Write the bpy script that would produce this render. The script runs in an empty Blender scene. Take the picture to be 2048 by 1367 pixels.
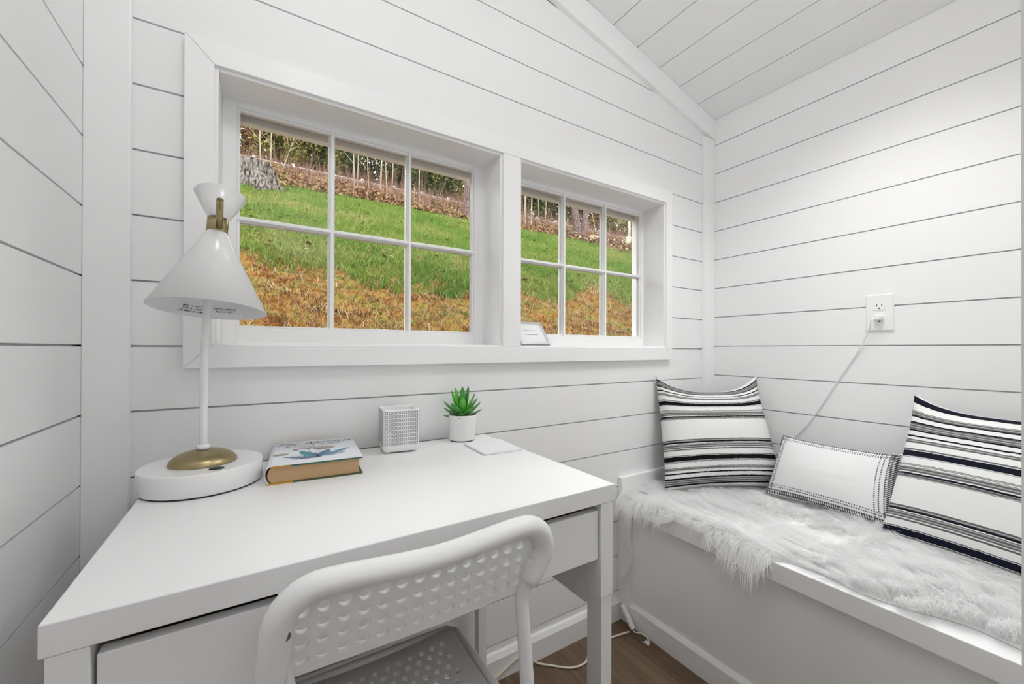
import bpy, bmesh, math, random
import numpy as np
from mathutils import Vector, Matrix, noise as mnoise
random.seed(7); rng = np.random.default_rng(11)
D = bpy.data; SC = bpy.context.scene; COL = SC.collection
PI = math.pi

# ------------------------------------------------------------------ camera
F, CX, CY = 808.904, 1025.9435, 694.8146
YAW, PITCH, ROLL = .5641499, .00347, .00310453
CAM = Vector((.27569, -1.0781719, 1.005))
cy_, sy_, cp_, sp_ = math.cos(YAW), math.sin(YAW), math.cos(PITCH), math.sin(PITCH)
FW = Vector((sy_*cp_, cy_*cp_, sp_)); RT = Vector((cy_, -sy_, 0)); UP = RT.cross(FW)
RT, UP = math.cos(ROLL)*RT + math.sin(ROLL)*UP, -math.sin(ROLL)*RT + math.cos(ROLL)*UP
cd = D.cameras.new('camera'); cam = D.objects.new('camera', cd); COL.objects.link(cam)
cd.sensor_fit = 'HORIZONTAL'; cd.sensor_width = 36; cd.lens = F/2048*36
cd.shift_x = -(CX-1024)/2048; cd.shift_y = (CY-683.5)/2048
cd.clip_start = .02; cd.clip_end = 300
mw = Matrix.Identity(4)
for i in range(3):
    mw[i][0], mw[i][1], mw[i][2], mw[i][3] = RT[i], UP[i], -FW[i], CAM[i]
cam.matrix_world = mw
SC.camera = cam

# ------------------------------------------------------------------ light and exposure
w = D.worlds.new('sky'); SC.world = w; w.use_nodes = True
nt = w.node_tree; bg = nt.nodes['Background']
bg.inputs['Color'].default_value = (1, 1, 1, 1); bg.inputs['Strength'].default_value = 3.7
def light(name, typ, loc, energy, **k):
    l = D.lights.new(name, typ); l.energy = energy
    o = D.objects.new(name, l); COL.objects.link(o); o.location = loc
    tgt = k.pop('to', None)
    if tgt is not None:
        o.rotation_euler = (Vector(tgt)-Vector(loc)).to_track_quat('-Z', 'Y').to_euler()
    for a, v in k.items(): setattr(l, a, v)
    return o
light('sun', 'SUN', (0, 0, 20), 4.2, to=(6, 14, 4), angle=math.radians(6), color=(1, .97, .92))
light('door_fill', 'POINT', (.42, -.70, 2.08), 4.6, shadow_soft_size=.10)  # added fill light without a fixture, lifts the bench front and left wall
light('bench_fill', 'AREA', (1.50, -.66, 2.06), 4.2, to=(1.50, -.60, 0), shape='DISK', size=.45, spread=math.radians(115))  # unseen downlight added to brighten the lid and the fur
light('nook_fill', 'POINT', (1.15, -.72, 2.08), 1.7, shadow_soft_size=.10)  # invented point fill for the right wall and ceiling
light('hall_fill', 'AREA', (.95, -1.95, 2.0), 8.5, to=(.60, -1.4, 1.0), shape='RECTANGLE', size=1.6, size_y=1.0)  # broad fill added behind the camera, no fixture is built for it
SC.view_settings.view_transform = 'Standard'; SC.view_settings.look = 'None'
SC.view_settings.exposure = .05; SC.view_settings.gamma = 1; SC.view_settings.use_curve_mapping = False
SC.cycles.use_denoising = True
SC.cycles.max_bounces = 10; SC.cycles.diffuse_bounces = 8; SC.cycles.glossy_bounces = 3
SC.cycles.transmission_bounces = 4; SC.cycles.transparent_max_bounces = 8
SC.cycles.sample_clamp_indirect = 6
SC.cycles.caustics_reflective = False; SC.cycles.caustics_refractive = False

# ------------------------------------------------------------------ materials
MATS = {}
class NT:
    def __init__(s, name):
        s.m = D.materials.new(name); s.m.use_nodes = True; s.t = s.m.node_tree
        s.b = s.t.nodes['Principled BSDF']; MATS[name] = s.m
    def n(s, typ, **k):
        x = s.t.nodes.new(typ)
        for a, v in k.items(): setattr(x, a, v)
        return x
    def l(s, a, b): s.t.links.new(a, b)
    def put(s, sock, v):
        if isinstance(v, (int, float)): sock.default_value = v
        elif isinstance(v, tuple): sock.default_value = (*v, 1) if len(v) == 3 else v
        else: s.l(v, sock)
    def math(s, op, a, b=0.0, c=0.0):
        x = s.n('ShaderNodeMath', operation=op)
        for i, v in enumerate((a, b, c)): s.put(x.inputs[i], v)
        return x.outputs[0]
    def mix(s, f, a, b):
        x = s.n('ShaderNodeMix', data_type='RGBA')
        s.put(x.inputs[0], f); s.put(x.inputs[6], a); s.put(x.inputs[7], b)
        return x.outputs[2]
    def noise(s, scale, detail=3, vec=None, rough=.5):
        x = s.n('ShaderNodeTexNoise'); x.inputs['Scale'].default_value = scale
        x.inputs['Detail'].default_value = detail; x.inputs['Roughness'].default_value = rough
        s.l(vec if vec is not None else s.obj(), x.inputs['Vector']); return x.outputs['Fac']
    def obj(s):
        if not hasattr(s, 'tc'): s.tc = s.n('ShaderNodeTexCoord')
        return s.tc.outputs['Object']
    def uv(s):
        s.obj(); x = s.n('ShaderNodeSeparateXYZ'); s.l(s.tc.outputs['UV'], x.inputs[0]); return x.outputs[0], x.outputs[1]
    def ramp(s, f, stops, interp='LINEAR'):
        x = s.n('ShaderNodeValToRGB'); r = x.color_ramp; r.interpolation = interp
        while len(r.elements) < len(stops): r.elements.new(1)
        for e, (p, c) in zip(r.elements, stops): e.position = p; e.color = (*c, 1)
        s.put(x.inputs[0], f); return x.outputs[0]
    def bump(s, h, st=.1, d=.002):
        x = s.n('ShaderNodeBump'); x.inputs['Strength'].default_value = st; x.inputs['Distance'].default_value = d
        s.l(h, x.inputs['Height']); s.l(x.outputs[0], s.b.inputs['Normal'])
    def set(s, col=None, rough=None, metal=None, spec=None):
        if col is not None: s.put(s.b.inputs['Base Color'], col)
        if rough is not None: s.put(s.b.inputs['Roughness'], rough)
        if metal is not None: s.b.inputs['Metallic'].default_value = metal
        if spec is not None: s.b.inputs['Specular IOR Level'].default_value = spec
        return s
def paint(name, c, rough=.5, bump=.15, sc=60):
    q = NT(name); q.set((c, c, c), rough)
    f = q.noise(3, 3); q.set(q.mix(f, (c*.985,)*3, (min(1, c*1.012),)*3))
    q.bump(q.noise(sc, 4), bump, .001); return q.m
def plain(name, col, rough=.5, metal=0, spec=None):
    return NT(name).set(col, rough, metal, spec).m
WALL = paint('white_wall_paint', .86, .55, .12)
TRIM = paint('white_trim_paint', .89, .4, .06)
CEIL = paint('white_ceiling_paint', .86, .6, .1)
LAM = paint('white_desk_laminate', .84, .35, .03)
PLASTIC = paint('white_chair_plastic', .80, .38, .05, 200)
STEELW = plain('white_enamelled_steel', (.80, .80, .80), .3)
LAMPW = plain('white_lamp_enamel', (.84, .84, .84), .22)
SHADEW = plain('white_shade_enamel', (.80, .80, .80), .2)
BLACK = plain('black_rubber', (.015, .015, .017), .4)
CHROME = plain('chrome', (.75, .75, .77), .18, 1)
CERAMIC = plain('white_ceramic_glaze', (.84, .84, .84), .3)
GREYGLAZE = plain('grey_groove_glaze', (.20, .20, .21), .5)
POTC = paint('speckled_white_pot', .82, .6, .3, 300)
CARDW = plain('white_card', (.85, .85, .86), .6)
CARDE = plain('grey_card_edge', (.45, .45, .45), .7)
CORDW = plain('white_cord_plastic', (.82, .82, .82), .4)
CORDC = plain('cream_cord_plastic', (.72, .66, .54), .45)
OUTW = plain('white_outlet_plastic', (.86, .86, .86), .3)
SLOT = plain('dark_slot', (.03, .03, .03), .6)
RAWWOOD = plain('raw_drawer_edge_wood', (.22, .14, .08), .7)
INK = plain('dark_ink', (.03, .03, .035), .7)
GREYINK = plain('grey_ink', (.30, .30, .31), .7)
SILVER = plain('silver_frame_metal', (.78, .78, .79), .28, 1)
SOIL = plain('dark_moss_soil', (.05, .055, .025), .9)
PEBBLE = plain('brown_pebbles', (.16, .11, .07), .8)
PUTTY = paint('weathered_outside_paint', .78, .8, .8, 40)
q = NT('brushed_brass'); q.set((.40, .32, .17), .33, 1)
q.set(q.mix(q.noise(25, 3), (.34, .27, .13), (.46, .38, .21))); BRASS = q.m
q = NT('clear_glass')
tr = q.n('ShaderNodeBsdfTransparent'); tr.inputs[0].default_value = (.97, .98, .975, 1)
gl = q.n('ShaderNodeBsdfGlossy'); gl.inputs['Roughness'].default_value = .02
fr = q.n('ShaderNodeFresnel'); fr.inputs[0].default_value = 1.22
mx = q.n('ShaderNodeMixShader'); q.l(fr.outputs[0], mx.inputs[0]); q.l(tr.outputs[0], mx.inputs[1]); q.l(gl.outputs[0], mx.inputs[2])
q.l(mx.outputs[0], q.t.nodes['Material Output'].inputs['Surface']); GLASS = q.m
# floor planks: long brown boards along the bench (y)
q = NT('brown_vinyl_plank_floor')
mp = q.n('ShaderNodeMapping'); q.l(q.obj(), mp.inputs[0]); mp.inputs['Rotation'].default_value = (0, 0, PI/2)
br = q.n('ShaderNodeTexBrick'); q.l(mp.outputs[0], br.inputs['Vector'])
br.inputs['Scale'].default_value = 1; br.inputs['Brick Width'].default_value = 1.1; br.inputs['Row Height'].default_value = .17
br.inputs['Mortar Size'].default_value = .0012; br.inputs['Mortar'].default_value = (.05, .03, .018, 1)
br.inputs['Color1'].default_value = (.26, .175, .11, 1); br.inputs['Color2'].default_value = (.215, .143, .09, 1)
mp2 = q.n('ShaderNodeMapping'); q.l(q.obj(), mp2.inputs[0]); mp2.inputs['Scale'].default_value = (60, 2.2, 1)
g1 = q.noise(1, 5, mp2.outputs[0], .65)
mp3 = q.n('ShaderNodeMapping'); q.l(q.obj(), mp3.inputs[0]); mp3.inputs['Scale'].default_value = (220, 6, 1)
g2 = q.noise(1, 3, mp3.outputs[0])
gg = q.math('ADD', q.math('MULTIPLY', g1, .7), q.math('MULTIPLY', g2, .3))
c = q.mix(q.math('MULTIPLY', q.math('SUBTRACT', gg, .3), 1.6), (.085, .05, .028), br.outputs['Color'])
c = q.mix(q.math('MULTIPLY', q.math('SUBTRACT', gg, .55), 2.2), c, (.36, .26, .17))
q.set(c, .5); q.bump(gg, .1, .001); FLOORM = q.m
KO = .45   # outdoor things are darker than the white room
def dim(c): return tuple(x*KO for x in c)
def island_mat(name, stops, rough=.7, nscale=None, namt=.4, trans=0, con=(2.6, -.8)):
    """per-blade colour variety: random per island, shifted by a slow noise"""
    stops = [(p, dim(c)) for p, c in stops]
    q = NT(name); g = q.n('ShaderNodeNewGeometry'); f = g.outputs['Random Per Island']
    if nscale:
        n_ = q.noise(nscale, 3)
        f = q.math('ADD', q.math('MULTIPLY', f, 1-namt), q.math('MULTIPLY', q.math('MULTIPLY_ADD', n_, con[0], con[1]), namt))
    q.set(q.ramp(f, stops), rough, spec=.2)
    if trans:
        q.b.inputs['Subsurface Weight'].default_value = 0
        tl = q.n('ShaderNodeBsdfTranslucent'); q.l(q.b.inputs['Base Color'].links[0].from_socket, tl.inputs[0])
        mx = q.n('ShaderNodeMixShader'); mx.inputs[0].default_value = trans
        q.l(q.b.outputs[0], mx.inputs[1]); q.l(tl.outputs[0], mx.inputs[2])
        q.l(mx.outputs[0], q.t.nodes['Material Output'].inputs['Surface'])
    return q.m
GRASSM = island_mat('spring_grass', [(0, (.085, .22, .02)), (.3, (.15, .33, .035)), (.55, (.28, .42, .06)), (.76, (.42, .46, .12)), (1, (.62, .54, .26))], .6, .9, .5, .3)
MOSSM = island_mat('rusty_moss', [(0, (.10, .035, .012)), (.22, (.26, .09, .02)), (.42, (.36, .16, .035)), (.58, (.40, .27, .08)), (.74, (.25, .27, .05)), (.88, (.15, .24, .035)), (1, (.10, .17, .03))], .8, 3.0, .7, .15, (4.2, -1.6))
STRAWM = island_mat('dry_straw', [(0, (.40, .26, .13)), (.5, (.62, .46, .26)), (1, (.80, .66, .45))], .7)
LEAFM = island_mat('fallen_leaves', [(0, (.30, .15, .08)), (.3, (.50, .30, .17)), (.7, (.68, .48, .30)), (1, (.85, .70, .52))], .7)
BRUSHM = island_mat('dry_brush_leaves', [(0, (.13, .06, .03)), (.3, (.30, .14, .07)), (.55, (.45, .27, .14)), (.8, (.45, .38, .16)), (1, (.30, .34, .10))], .8, .35, .4)
TWIGM = island_mat('red_brown_twigs', [(0, (.13, .06, .045)), (.5, (.26, .13, .09)), (1, (.42, .27, .19))], .8)
EVERM = island_mat('evergreen_needles', [(0, (.025, .045, .012)), (.4, (.06, .09, .025)), (.75, (.13, .16, .04)), (1, (.24, .26, .07))], .8, .5, .35)
YELLOWM = island_mat('yellow_green_leaves', [(0, (.14, .16, .03)), (.5, (.28, .30, .06)), (1, (.42, .30, .08))], .8)
def bark(name, c0, c1, sc=(14, 14, 3), bs=1.0):
    c0, c1 = dim(c0), dim(c1)
    q = NT(name); mp = q.n('ShaderNodeMapping'); q.l(q.obj(), mp.inputs[0]); mp.inputs['Scale'].default_value = sc
    vo = q.n('ShaderNodeTexVoronoi'); vo.inputs['Scale'].default_value = 1; vo.feature = 'F1'
    nn = q.noise(2, 4, mp.outputs[0])
    ad = q.n('ShaderNodeVectorMath', operation='ADD'); q.l(mp.outputs[0], ad.inputs[0]); q.l(nn, ad.inputs[1]); q.l(ad.outputs[0], vo.inputs['Vector'])
    f = q.math('ADD', q.math('MULTIPLY', vo.outputs['Distance'], 1.0), q.math('MULTIPLY', nn, .3))
    q.set(q.ramp(f, [(.1, c1), (.55, tuple((a+b)/2 for a, b in zip(c0, c1))), (.95, c0)]), .9, spec=.1)
    q.bump(q.math('SUBTRACT', 1.0, f), bs, .03); return q.m
PINEB = bark('pine_bark', (.16, .10, .09), (.62, .47, .43), (48, 48, 13))
STUMPB = bark('weathered_stump_bark', (.05, .04, .035), (.66, .58, .53), (30, 30, 9))
STUMPT = bark('weathered_stump_top', (.2, .16, .12), (.55, .48, .40), (4, 4, 4), .4)
PALEB = bark('pale_sapling_bark', (.42, .32, .24), (.74, .62, .50), (20, 20, 5), .3)
DARKB = bark('dark_trunk_bark', (.05, .035, .028), (.15, .11, .085), (6, 6, 2), .5)
POLEB = bark('brown_pole_wood', (.30, .19, .11), (.52, .36, .22), (10, 10, 1), .3)
GALV = plain('galvanised_steel', (.26, .26, .27), .5, .3)
POSTG = plain('pale_guardrail_post', (.38, .37, .35), .8)
BOXG = plain('pale_green_box_paint', (.33, .35, .26), .6)
METERG = plain('dark_green_box_paint', (.10, .16, .13), .5)
SIGNW = plain('white_sign_plate', (.45, .45, .45), .5)
SIGNR = plain('red_sign_ink', (.55, .12, .08), .6)
PVCW = plain('white_pipe', (.45, .45, .45), .4)
ASPH = plain('asphalt', (.16, .16, .165), .9)

# ------------------------------------------------------------------ mesh helpers
class MB:
    def __init__(s): s.v = []; s.f = []; s.mi = []; s.sm = []
    def add(s, vs, fs, mi=0, sm=False):
        o = len(s.v); s.v += [tuple(x) for x in vs]
        for f in fs: s.f.append(tuple(i+o for i in f)); s.mi.append(mi); s.sm.append(sm)
        return s
    def box(s, x0, y0, z0, x1, y1, z1, mi=0):
        vs = [(x, y, z) for z in (z0, z1) for y in (y0, y1) for x in (x0, x1)]
        return s.add(vs, [(0, 2, 3, 1), (4, 5, 7, 6), (0, 1, 5, 4), (2, 6, 7, 3), (0, 4, 6, 2), (1, 3, 7, 5)], mi)
    def prism(s, poly, axis, a, b, mi=0):
        """poly: list of 2d points in the two other axes (in xyz order), extruded a..b along axis"""
        def P(p, t):
            l = list(p); l.insert(axis, t); return tuple(l)
        n = len(poly)
        vs = [P(p, a) for p in poly]+[P(p, b) for p in poly]
        fs = [tuple(range(n-1, -1, -1)), tuple(range(n, 2*n))]+[(i, (i+1) % n, n+(i+1) % n, n+i) for i in range(n)]
        return s.add(vs, fs, mi)
    def rings(s, rs, cap0=True, cap1=True, mi=0, sm=True, closed=True):
        n = len(rs[0]); vs = [p for r in rs for p in r]; fs = []
        for k in range(len(rs)-1):
            for i in range(n if closed else n-1):
                j = (i+1) % n; fs.append((k*n+i, k*n+j, (k+1)*n+j, (k+1)*n+i))
        s.add(vs, fs, mi, sm)
        o = len(s.v)-len(vs)
        if cap0: s.f.append(tuple(o+i for i in range(n-1, -1, -1))); s.mi.append(mi); s.sm.append(False)
        if cap1: s.f.append(tuple(o+(len(rs)-1)*n+i for i in range(n))); s.mi.append(mi); s.sm.append(False)
        return s
    def lathe(s, prof, n=48, c=(0, 0, 0), axis=None, mi=0, cap0=True, cap1=True):
        """prof: (r, h) list along the axis"""
        a = Vector(axis or (0, 0, 1)).normalized(); u = a.orthogonal().normalized(); v = a.cross(u); c = Vector(c)
        if abs(a.z) > .999: u, v = Vector((1, 0, 0)), Vector((0, 1, 0))
        rs = [[c+a*h+(u*math.cos(2*PI*i/n)+v*math.sin(2*PI*i/n))*max(r, 1e-5) for i in range(n)] for r, h in prof]
        return s.rings(rs, cap0, cap1, mi)
    def tube(s, pts, r, n=12, mi=0, cap=True):
        pts = [Vector(p) for p in pts]; rr = r if isinstance(r, (list, tuple)) else [r]*len(pts)
        t0 = (pts[1]-pts[0]).normalized(); u = t0.orthogonal().normalized(); rs = []
        for i, p in enumerate(pts):
            t = (pts[min(i+1, len(pts)-1)]-pts[max(i-1, 0)]).normalized()
            u = (u-t*u.dot(t)).normalized(); v = t.cross(u)
            rs.append([p+(u*math.cos(2*PI*k/n)+v*math.sin(2*PI*k/n))*rr[i] for k in range(n)])
        return s.rings(rs, cap, cap, mi)
    def build(s, name, mats, parent=None, bevel=0, seg=2, loc=None):
        m = D.meshes.new(name); m.from_pydata(s.v, [], s.f)
        for x in (mats if isinstance(mats, (list, tuple)) else [mats]): m.materials.append(x)
        m.polygons.foreach_set('material_index', s.mi); m.polygons.foreach_set('use_smooth', s.sm); m.update()
        o = D.objects.new(name, m); COL.objects.link(o)
        if parent: o.parent = parent; o.matrix_parent_inverse = Matrix.Translation(-parent.location) if False else Matrix.Identity(4)
        if loc: o.location = loc
        if bevel:
            b = o.modifiers.new('bevel', 'BEVEL'); b.width = bevel; b.segments = seg; b.limit_method = 'ANGLE'; b.angle_limit = math.radians(40)
        return o
def npmesh(name, V, Fq, mat, parent=None, smooth=False):
    """V (n,3), Fq (m,k) equal sized faces"""
    m = D.meshes.new(name); m.vertices.add(len(V)); m.vertices.foreach_set('co', np.asarray(V, np.float32).ravel())
    k = Fq.shape[1]; m.loops.add(Fq.size); m.polygons.add(len(Fq))
    m.loops.foreach_set('vertex_index', Fq.astype(np.int32).ravel())
    m.polygons.foreach_set('loop_start', np.arange(0, Fq.size, k, dtype=np.int32))
    m.polygons.foreach_set('use_smooth', np.full(len(Fq), smooth))
    m.update(calc_edges=True); m.validate(); m.materials.append(mat)
    o = D.objects.new(name, m); COL.objects.link(o); o.parent = parent
    return o
def spline(pts, n=8):
    """Catmull-Rom through pts"""
    P = [Vector(p) for p in pts]; P = [P[0]*2-P[1]]+P+[P[-1]*2-P[-2]]; out = []
    for i in range(1, len(P)-2):
        for k in range(n):
            t = k/n; a, b, c, d = P[i-1], P[i], P[i+1], P[i+2]
            out.append(.5*((2*b)+(c-a)*t+(2*a-5*b+4*c-d)*t*t+(3*b-a-3*c+d)*t**3))
    out.append(P[-2]); return out
def tag(o, label, cat, group=None, kind=None):
    o['label'] = label; o['category'] = cat
    if group: o['group'] = group
    if kind: o['kind'] = kind
    return o
def thing(name, label, cat, loc=(0, 0, 0), rz=0, group=None):
    o = D.objects.new(name, None); o.empty_display_size = .05; COL.objects.link(o)
    o.location = loc; o.rotation_euler = (0, 0, rz); return tag(o, label, cat, group)
def struct(o, label=None):
    o['kind'] = 'structure'
    if label: o['label'] = label
    return o
def smooth_by_angle(o, ang=40):
    pass
def text_mesh(s, size, shear=0, bold=0):
    c = D.curves.new('lettering', 'FONT'); c.body = s; c.size = size; c.shear = shear; c.offset = bold
    c.align_x = 'CENTER'; c.align_y = 'CENTER'; c.resolution_u = 3
    o = D.objects.new('lettering', c); COL.objects.link(o)
    dg = bpy.context.evaluated_depsgraph_get(); me = D.meshes.new_from_object(o.evaluated_get(dg))
    V = [tuple(v.co) for v in me.vertices]; Fs = [tuple(p.vertices) for p in me.polygons]
    D.objects.remove(o); D.curves.remove(c); D.meshes.remove(me); return V, Fs

# ------------------------------------------------------------------ the room
XR = 2.03
S = .13; ZB, ZL, ZR = 1.009, 1.0092, 1.021
GAP = .0038; BT = .012
YF = -1.04            # partition that closes the nook on the right
YR = -2.6            # rear wall behind the camera
EAVE = 2.047; SLOPE = .234; RIDGE = XR/2
def zc(x): return EAVE + SLOPE*(XR-x if x >= RIDGE else x)
def rows(z0, top, bot=0.0):
    zs = [z0+S*k for k in range(-12, 14)]
    return [(max(a+GAP/2, bot), min(b-GAP/2, top)) for a, b in zip(zs, zs[1:]) if b > bot and a < top]
W1 = (.197, .910, 1.013, 1.605); W2 = (.974, 1.686, 1.013, 1.605)
# window wall: boards, core with two openings
m = MB()
for a, b in rows(ZB, 2.35):
    if b-a < .01: continue
    def bd(x0, x1):
        # clip the board under the gable
        t0, t1 = x0, x1
        poly = [(x0, a), (x1, a), (x1, min(b, zc(x1))), (x0, min(b, zc(x0)))]
        if x0 < RIDGE < x1: poly = [(x0, a), (x1, a), (x1, max(a, min(b, zc(x1)))), (RIDGE, max(a, min(b, zc(RIDGE)))), (x0, max(a, min(b, zc(x0))))]
        if a > zc(x0):   # only the middle piece under the ridge
            xa = (a-EAVE)/SLOPE; poly = [(xa, a), (XR-xa, a), (RIDGE, min(b, zc(RIDGE)))]
        m.prism(poly, 1, 0, BT)
    if a > zc(RIDGE): continue
    if a < 1.63 and b > .985: 
        bd(0, .185); bd(1.698, XR)
        if a < .985: m.box(.185, 0, a, 1.698, BT, .985)
        if b > 1.63: m.box(.185, 0, 1.63, 1.698, BT, b)
    else: bd(0, XR)
for x0, x1, z0, z1 in ((-.1, XR+.1, -.05, 1.005), (-.1, .189, 1.005, 1.613), (.918, .966, 1.005, 1.613), (1.694, XR+.1, 1.005, 1.613)):
    m.box(x0, BT, z0, x1, .155, z1)
m.prism([(-.1, 1.613), (XR+.1, 1.613), (XR+.1, 2.15), (RIDGE, 2.45), (-.1, 2.15)], 1, BT, .155)
struct(m.build('wall_back', WALL), 'white shiplap wall holding the two windows')
# left and right walls
m = MB()
for a, b in rows(ZL, EAVE+.02): m.box(-BT, YR, a, 0, 0, b)
m.box(-.1, YR, -.05, -BT, BT, EAVE+.05)
struct(m.build('wall_left', WALL), 'white shiplap wall on the left')
m = MB()
for a, b in rows(ZR, EAVE+.02): m.box(XR, YR, a, XR+BT, 0, b)
m.box(XR+BT, YR, -.05, XR+.1, BT, EAVE+.05)
struct(m.build('wall_right', WALL), 'white shiplap wall behind the bench')
# rear wall behind the camera, and the partition stub on the right
m = MB()
m.box(-.1, YR-.1, -.05, XR+.1, YR, 2.45)
struct(m.build('wall_front', WALL), 'wall behind the camera')
m = MB()
m.prism([(.628, 0), (XR, 0), (XR, zc(XR)), (RIDGE, zc(RIDGE)), (.628, zc(.628))], 1, YF-.11, YF)
struct(m.build('wall_end', WALL), 'end of the partition closing the bench nook at the right edge')
# floor
struct(MB().box(-.1, YR-.1, -.05, XR+.1, BT, 0).build('floor', FLOORM), 'brown wood plank floor')
# ceiling boards run front to back on two slopes
m = MB(); bw = .13
for side in (0, 1):
    k = 0
    while k*bw < RIDGE:
        xa = k*bw+GAP/2; xb = min((k+1)*bw-GAP/2, RIDGE)
        if side: xa, xb = XR-xb, XR-xa
        m.prism([(xa, zc(xa)), (xb, zc(xb)), (xb, zc(xb)+.012), (xa, zc(xa)+.012)], 1, YR, 0); k += 1
m.prism([(-.1, zc(0)+.012-.02), (RIDGE, zc(RIDGE)+.012), (XR+.1, zc(XR)+.012-.02), (XR+.1, zc(XR)+.1), (RIDGE, zc(RIDGE)+.12), (-.1, zc(0)+.1)], 1, YR-.1, .155)
struct(m.build('ceiling', CEIL), 'white sloping board ceiling')
# trims
struct(MB().box(0, -.018, .0, .066, 0, zc(.066)-.09).build('trim_1', TRIM, bevel=.002), 'flat white corner board at the left corner')
struct(MB().box(1.957, -.018, .530, XR, 0, 1.955).build('trim_2', TRIM, bevel=.002), 'flat white corner board at the right corner')
m = MB()
m.prism([(RIDGE, zc(RIDGE)-.094), (XR, 1.9552), (XR, zc(XR)-.001), (RIDGE, zc(RIDGE)-.001)], 1, -.018, 0)
struct(m.build('trim_3', TRIM), 'sloping white board along the right side of the gable')
m = MB()
m.prism([(0, zc(0)-.085), (RIDGE, zc(RIDGE)-.094), (RIDGE, zc(RIDGE)-.001), (0, zc(0)-.001)], 1, -.018, 0)
struct(m.build('trim_4', TRIM), 'sloping white board along the left side of the gable')
m = MB()
m.prism([(-.017, 0), (-.017, .064), (-.009, .078), (0, .078), (0, 0)], 0, .066, 1.43)
struct(m.build('baseboard_back', TRIM), 'white baseboard under the window wall')
struct(MB().box(0, YR, 0, .014, -.0, .078).build('baseboard_left', TRIM), 'white baseboard on the left wall')
# window casing (mitred flat boards round both windows)
m = MB(); X0, X1, Z0, Z1 = .147, 1.724, .963, 1.655
A0, A1, B0, B1 = W1[0], W2[1], W1[2], W1[3]
def fr4(xa, za, xb, zb, xc, zc_, xd, zd): m.prism([(xa, za), (xb, zb), (xc, zc_), (xd, zd)], 1, -.019, 0)
e = .0004
fr4(X0, Z0, X1, Z0, A1-e, B0, A0+e, B0); fr4(X0, Z1, A0+e, B1, A1-e, B1, X1, Z1)
fr4(X0, Z0+e, A0, B0+e, A0, B1-e, X0, Z1-e); fr4(X1, Z0+e, X1, Z1-e, A1, B1-e, A1, B0+e)
m.box(W1[1], -.0185, B0+e, W2[0], 0, B1-e)
struct(m.build('trim_5', TRIM, bevel=.0012), 'flat white casing boards around both windows')

def window(idx, W, label):
    x0, x1, z0, z1 = W
    m = MB()                                            # liner: set back a little from the casing
    yb = .155
    for a in ((x0-.004, -.010, z0-.004, x0+.007, yb, z1+.004), (x1-.007, -.010, z0-.004, x1+.004, yb, z1+.004),
              (x0+.007, -.010, z1-.007, x1-.007, yb, z1+.004), (x0+.007, -.010, z0-.004, x1-.007, yb, z0+.004)): m.box(*a)
    fr_ = struct(m.build('window_%d' % idx, TRIM, bevel=.001), label)
    gx0, gx1 = (x0+.036, x1-.043) if idx == 1 else (x0+.058, x1-.019)
    gz0, gz1 = 1.054, 1.583; ys = .092; ye = .127
    s = MB()
    s.box(x0+.007, ys, z0+.004, gx0, ye, z1-.007); s.box(gx1, ys, z0+.004, x1-.007, ye, z1-.007)
    s.box(gx0, ys, z0+.004, gx1, ye, gz0); s.box(gx0, ys, gz1, gx1, ye, z1-.007)
    # moulded inner lip
    def lip(a, b, c_, d):    # frame around an opening a..b , c..d
        for (p0, p1, q0, q1) in ((a, a+.006, c_, d), (b-.006, b, c_, d)): s.box(p0, ys+.006, q0, p1, ye-.012, q1)
        for (q0, q1) in ((c_, c_+.006), (d-.006, d)): s.box(a+.006, ys+.006, q0, b-.006, ye-.012, q1)
    s.build('sash', TRIM, fr_, bevel=.0015)
    t = MB(); n = 3; pw = (gx1-gx0)/n; mu = .0155
    for k in (1, 2):
        xm = gx0+pw*k
        t.prism([(xm-mu/2, ye-.006), (xm-mu/2, ys+.014), (xm-.0035, ys+.004), (xm-.0035, ys+.001), (xm+.0035, ys+.001), (xm+.0035, ys+.004), (xm+mu/2, ys+.014), (xm+mu/2, ye-.006)], 2, gz0, gz1)
    zm = 1.3175
    t.prism([(ye-.006, zm-mu/2), (ys+.0145, zm-mu/2), (ys+.0045, zm-.0035), (ys+.0015, zm-.0035), (ys+.0015, zm+.0035), (ys+.0045, zm+.0035), (ys+.0145, zm+mu/2), (ye-.006, zm+mu/2)], 0, gx0, gx1)
    t.build('muntins', TRIM, fr_)
    l = MB()
    s = l; lip(gx0, gx1, gz0, gz1); l.build('glazing_bead', TRIM, fr_, bevel=.001)
    for i in range(3):
        for j in range(2):
            a = gx0+pw*i+(mu/2 if i else .002); b = gx0+pw*(i+1)-(mu/2 if i < 2 else .002)
            c_, d = ((gz0+.002, zm-mu/2), (zm+mu/2, gz1-.002))[j]
            MB().box(a, ye-.017, c_, b, ye-.014, d).build('pane', GLASS, fr_)
    # outside stop / storm frame, weathered
    o = MB()
    ox0, ox1, oz0, oz1 = gx0+.004, gx1+.022, gz0-.004, gz1-.010
    o.box(gx0-.03, .140, oz1, gx1+.06, .165, z1+.03); o.box(gx0-.03, .140, z0-.03, gx1+.06, .165, oz0)
    o.box(gx0-.03, .140, oz0, ox0, .165, oz1); o.box(ox1, .140, oz0, gx1+.06, .165, oz1)
    o.build('storm_frame', PUTTY, fr_)
    return fr_
window(1, W1, 'wider left window with six panes in white sash'); window(2, W2, 'right window with six panes in white sash')

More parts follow.
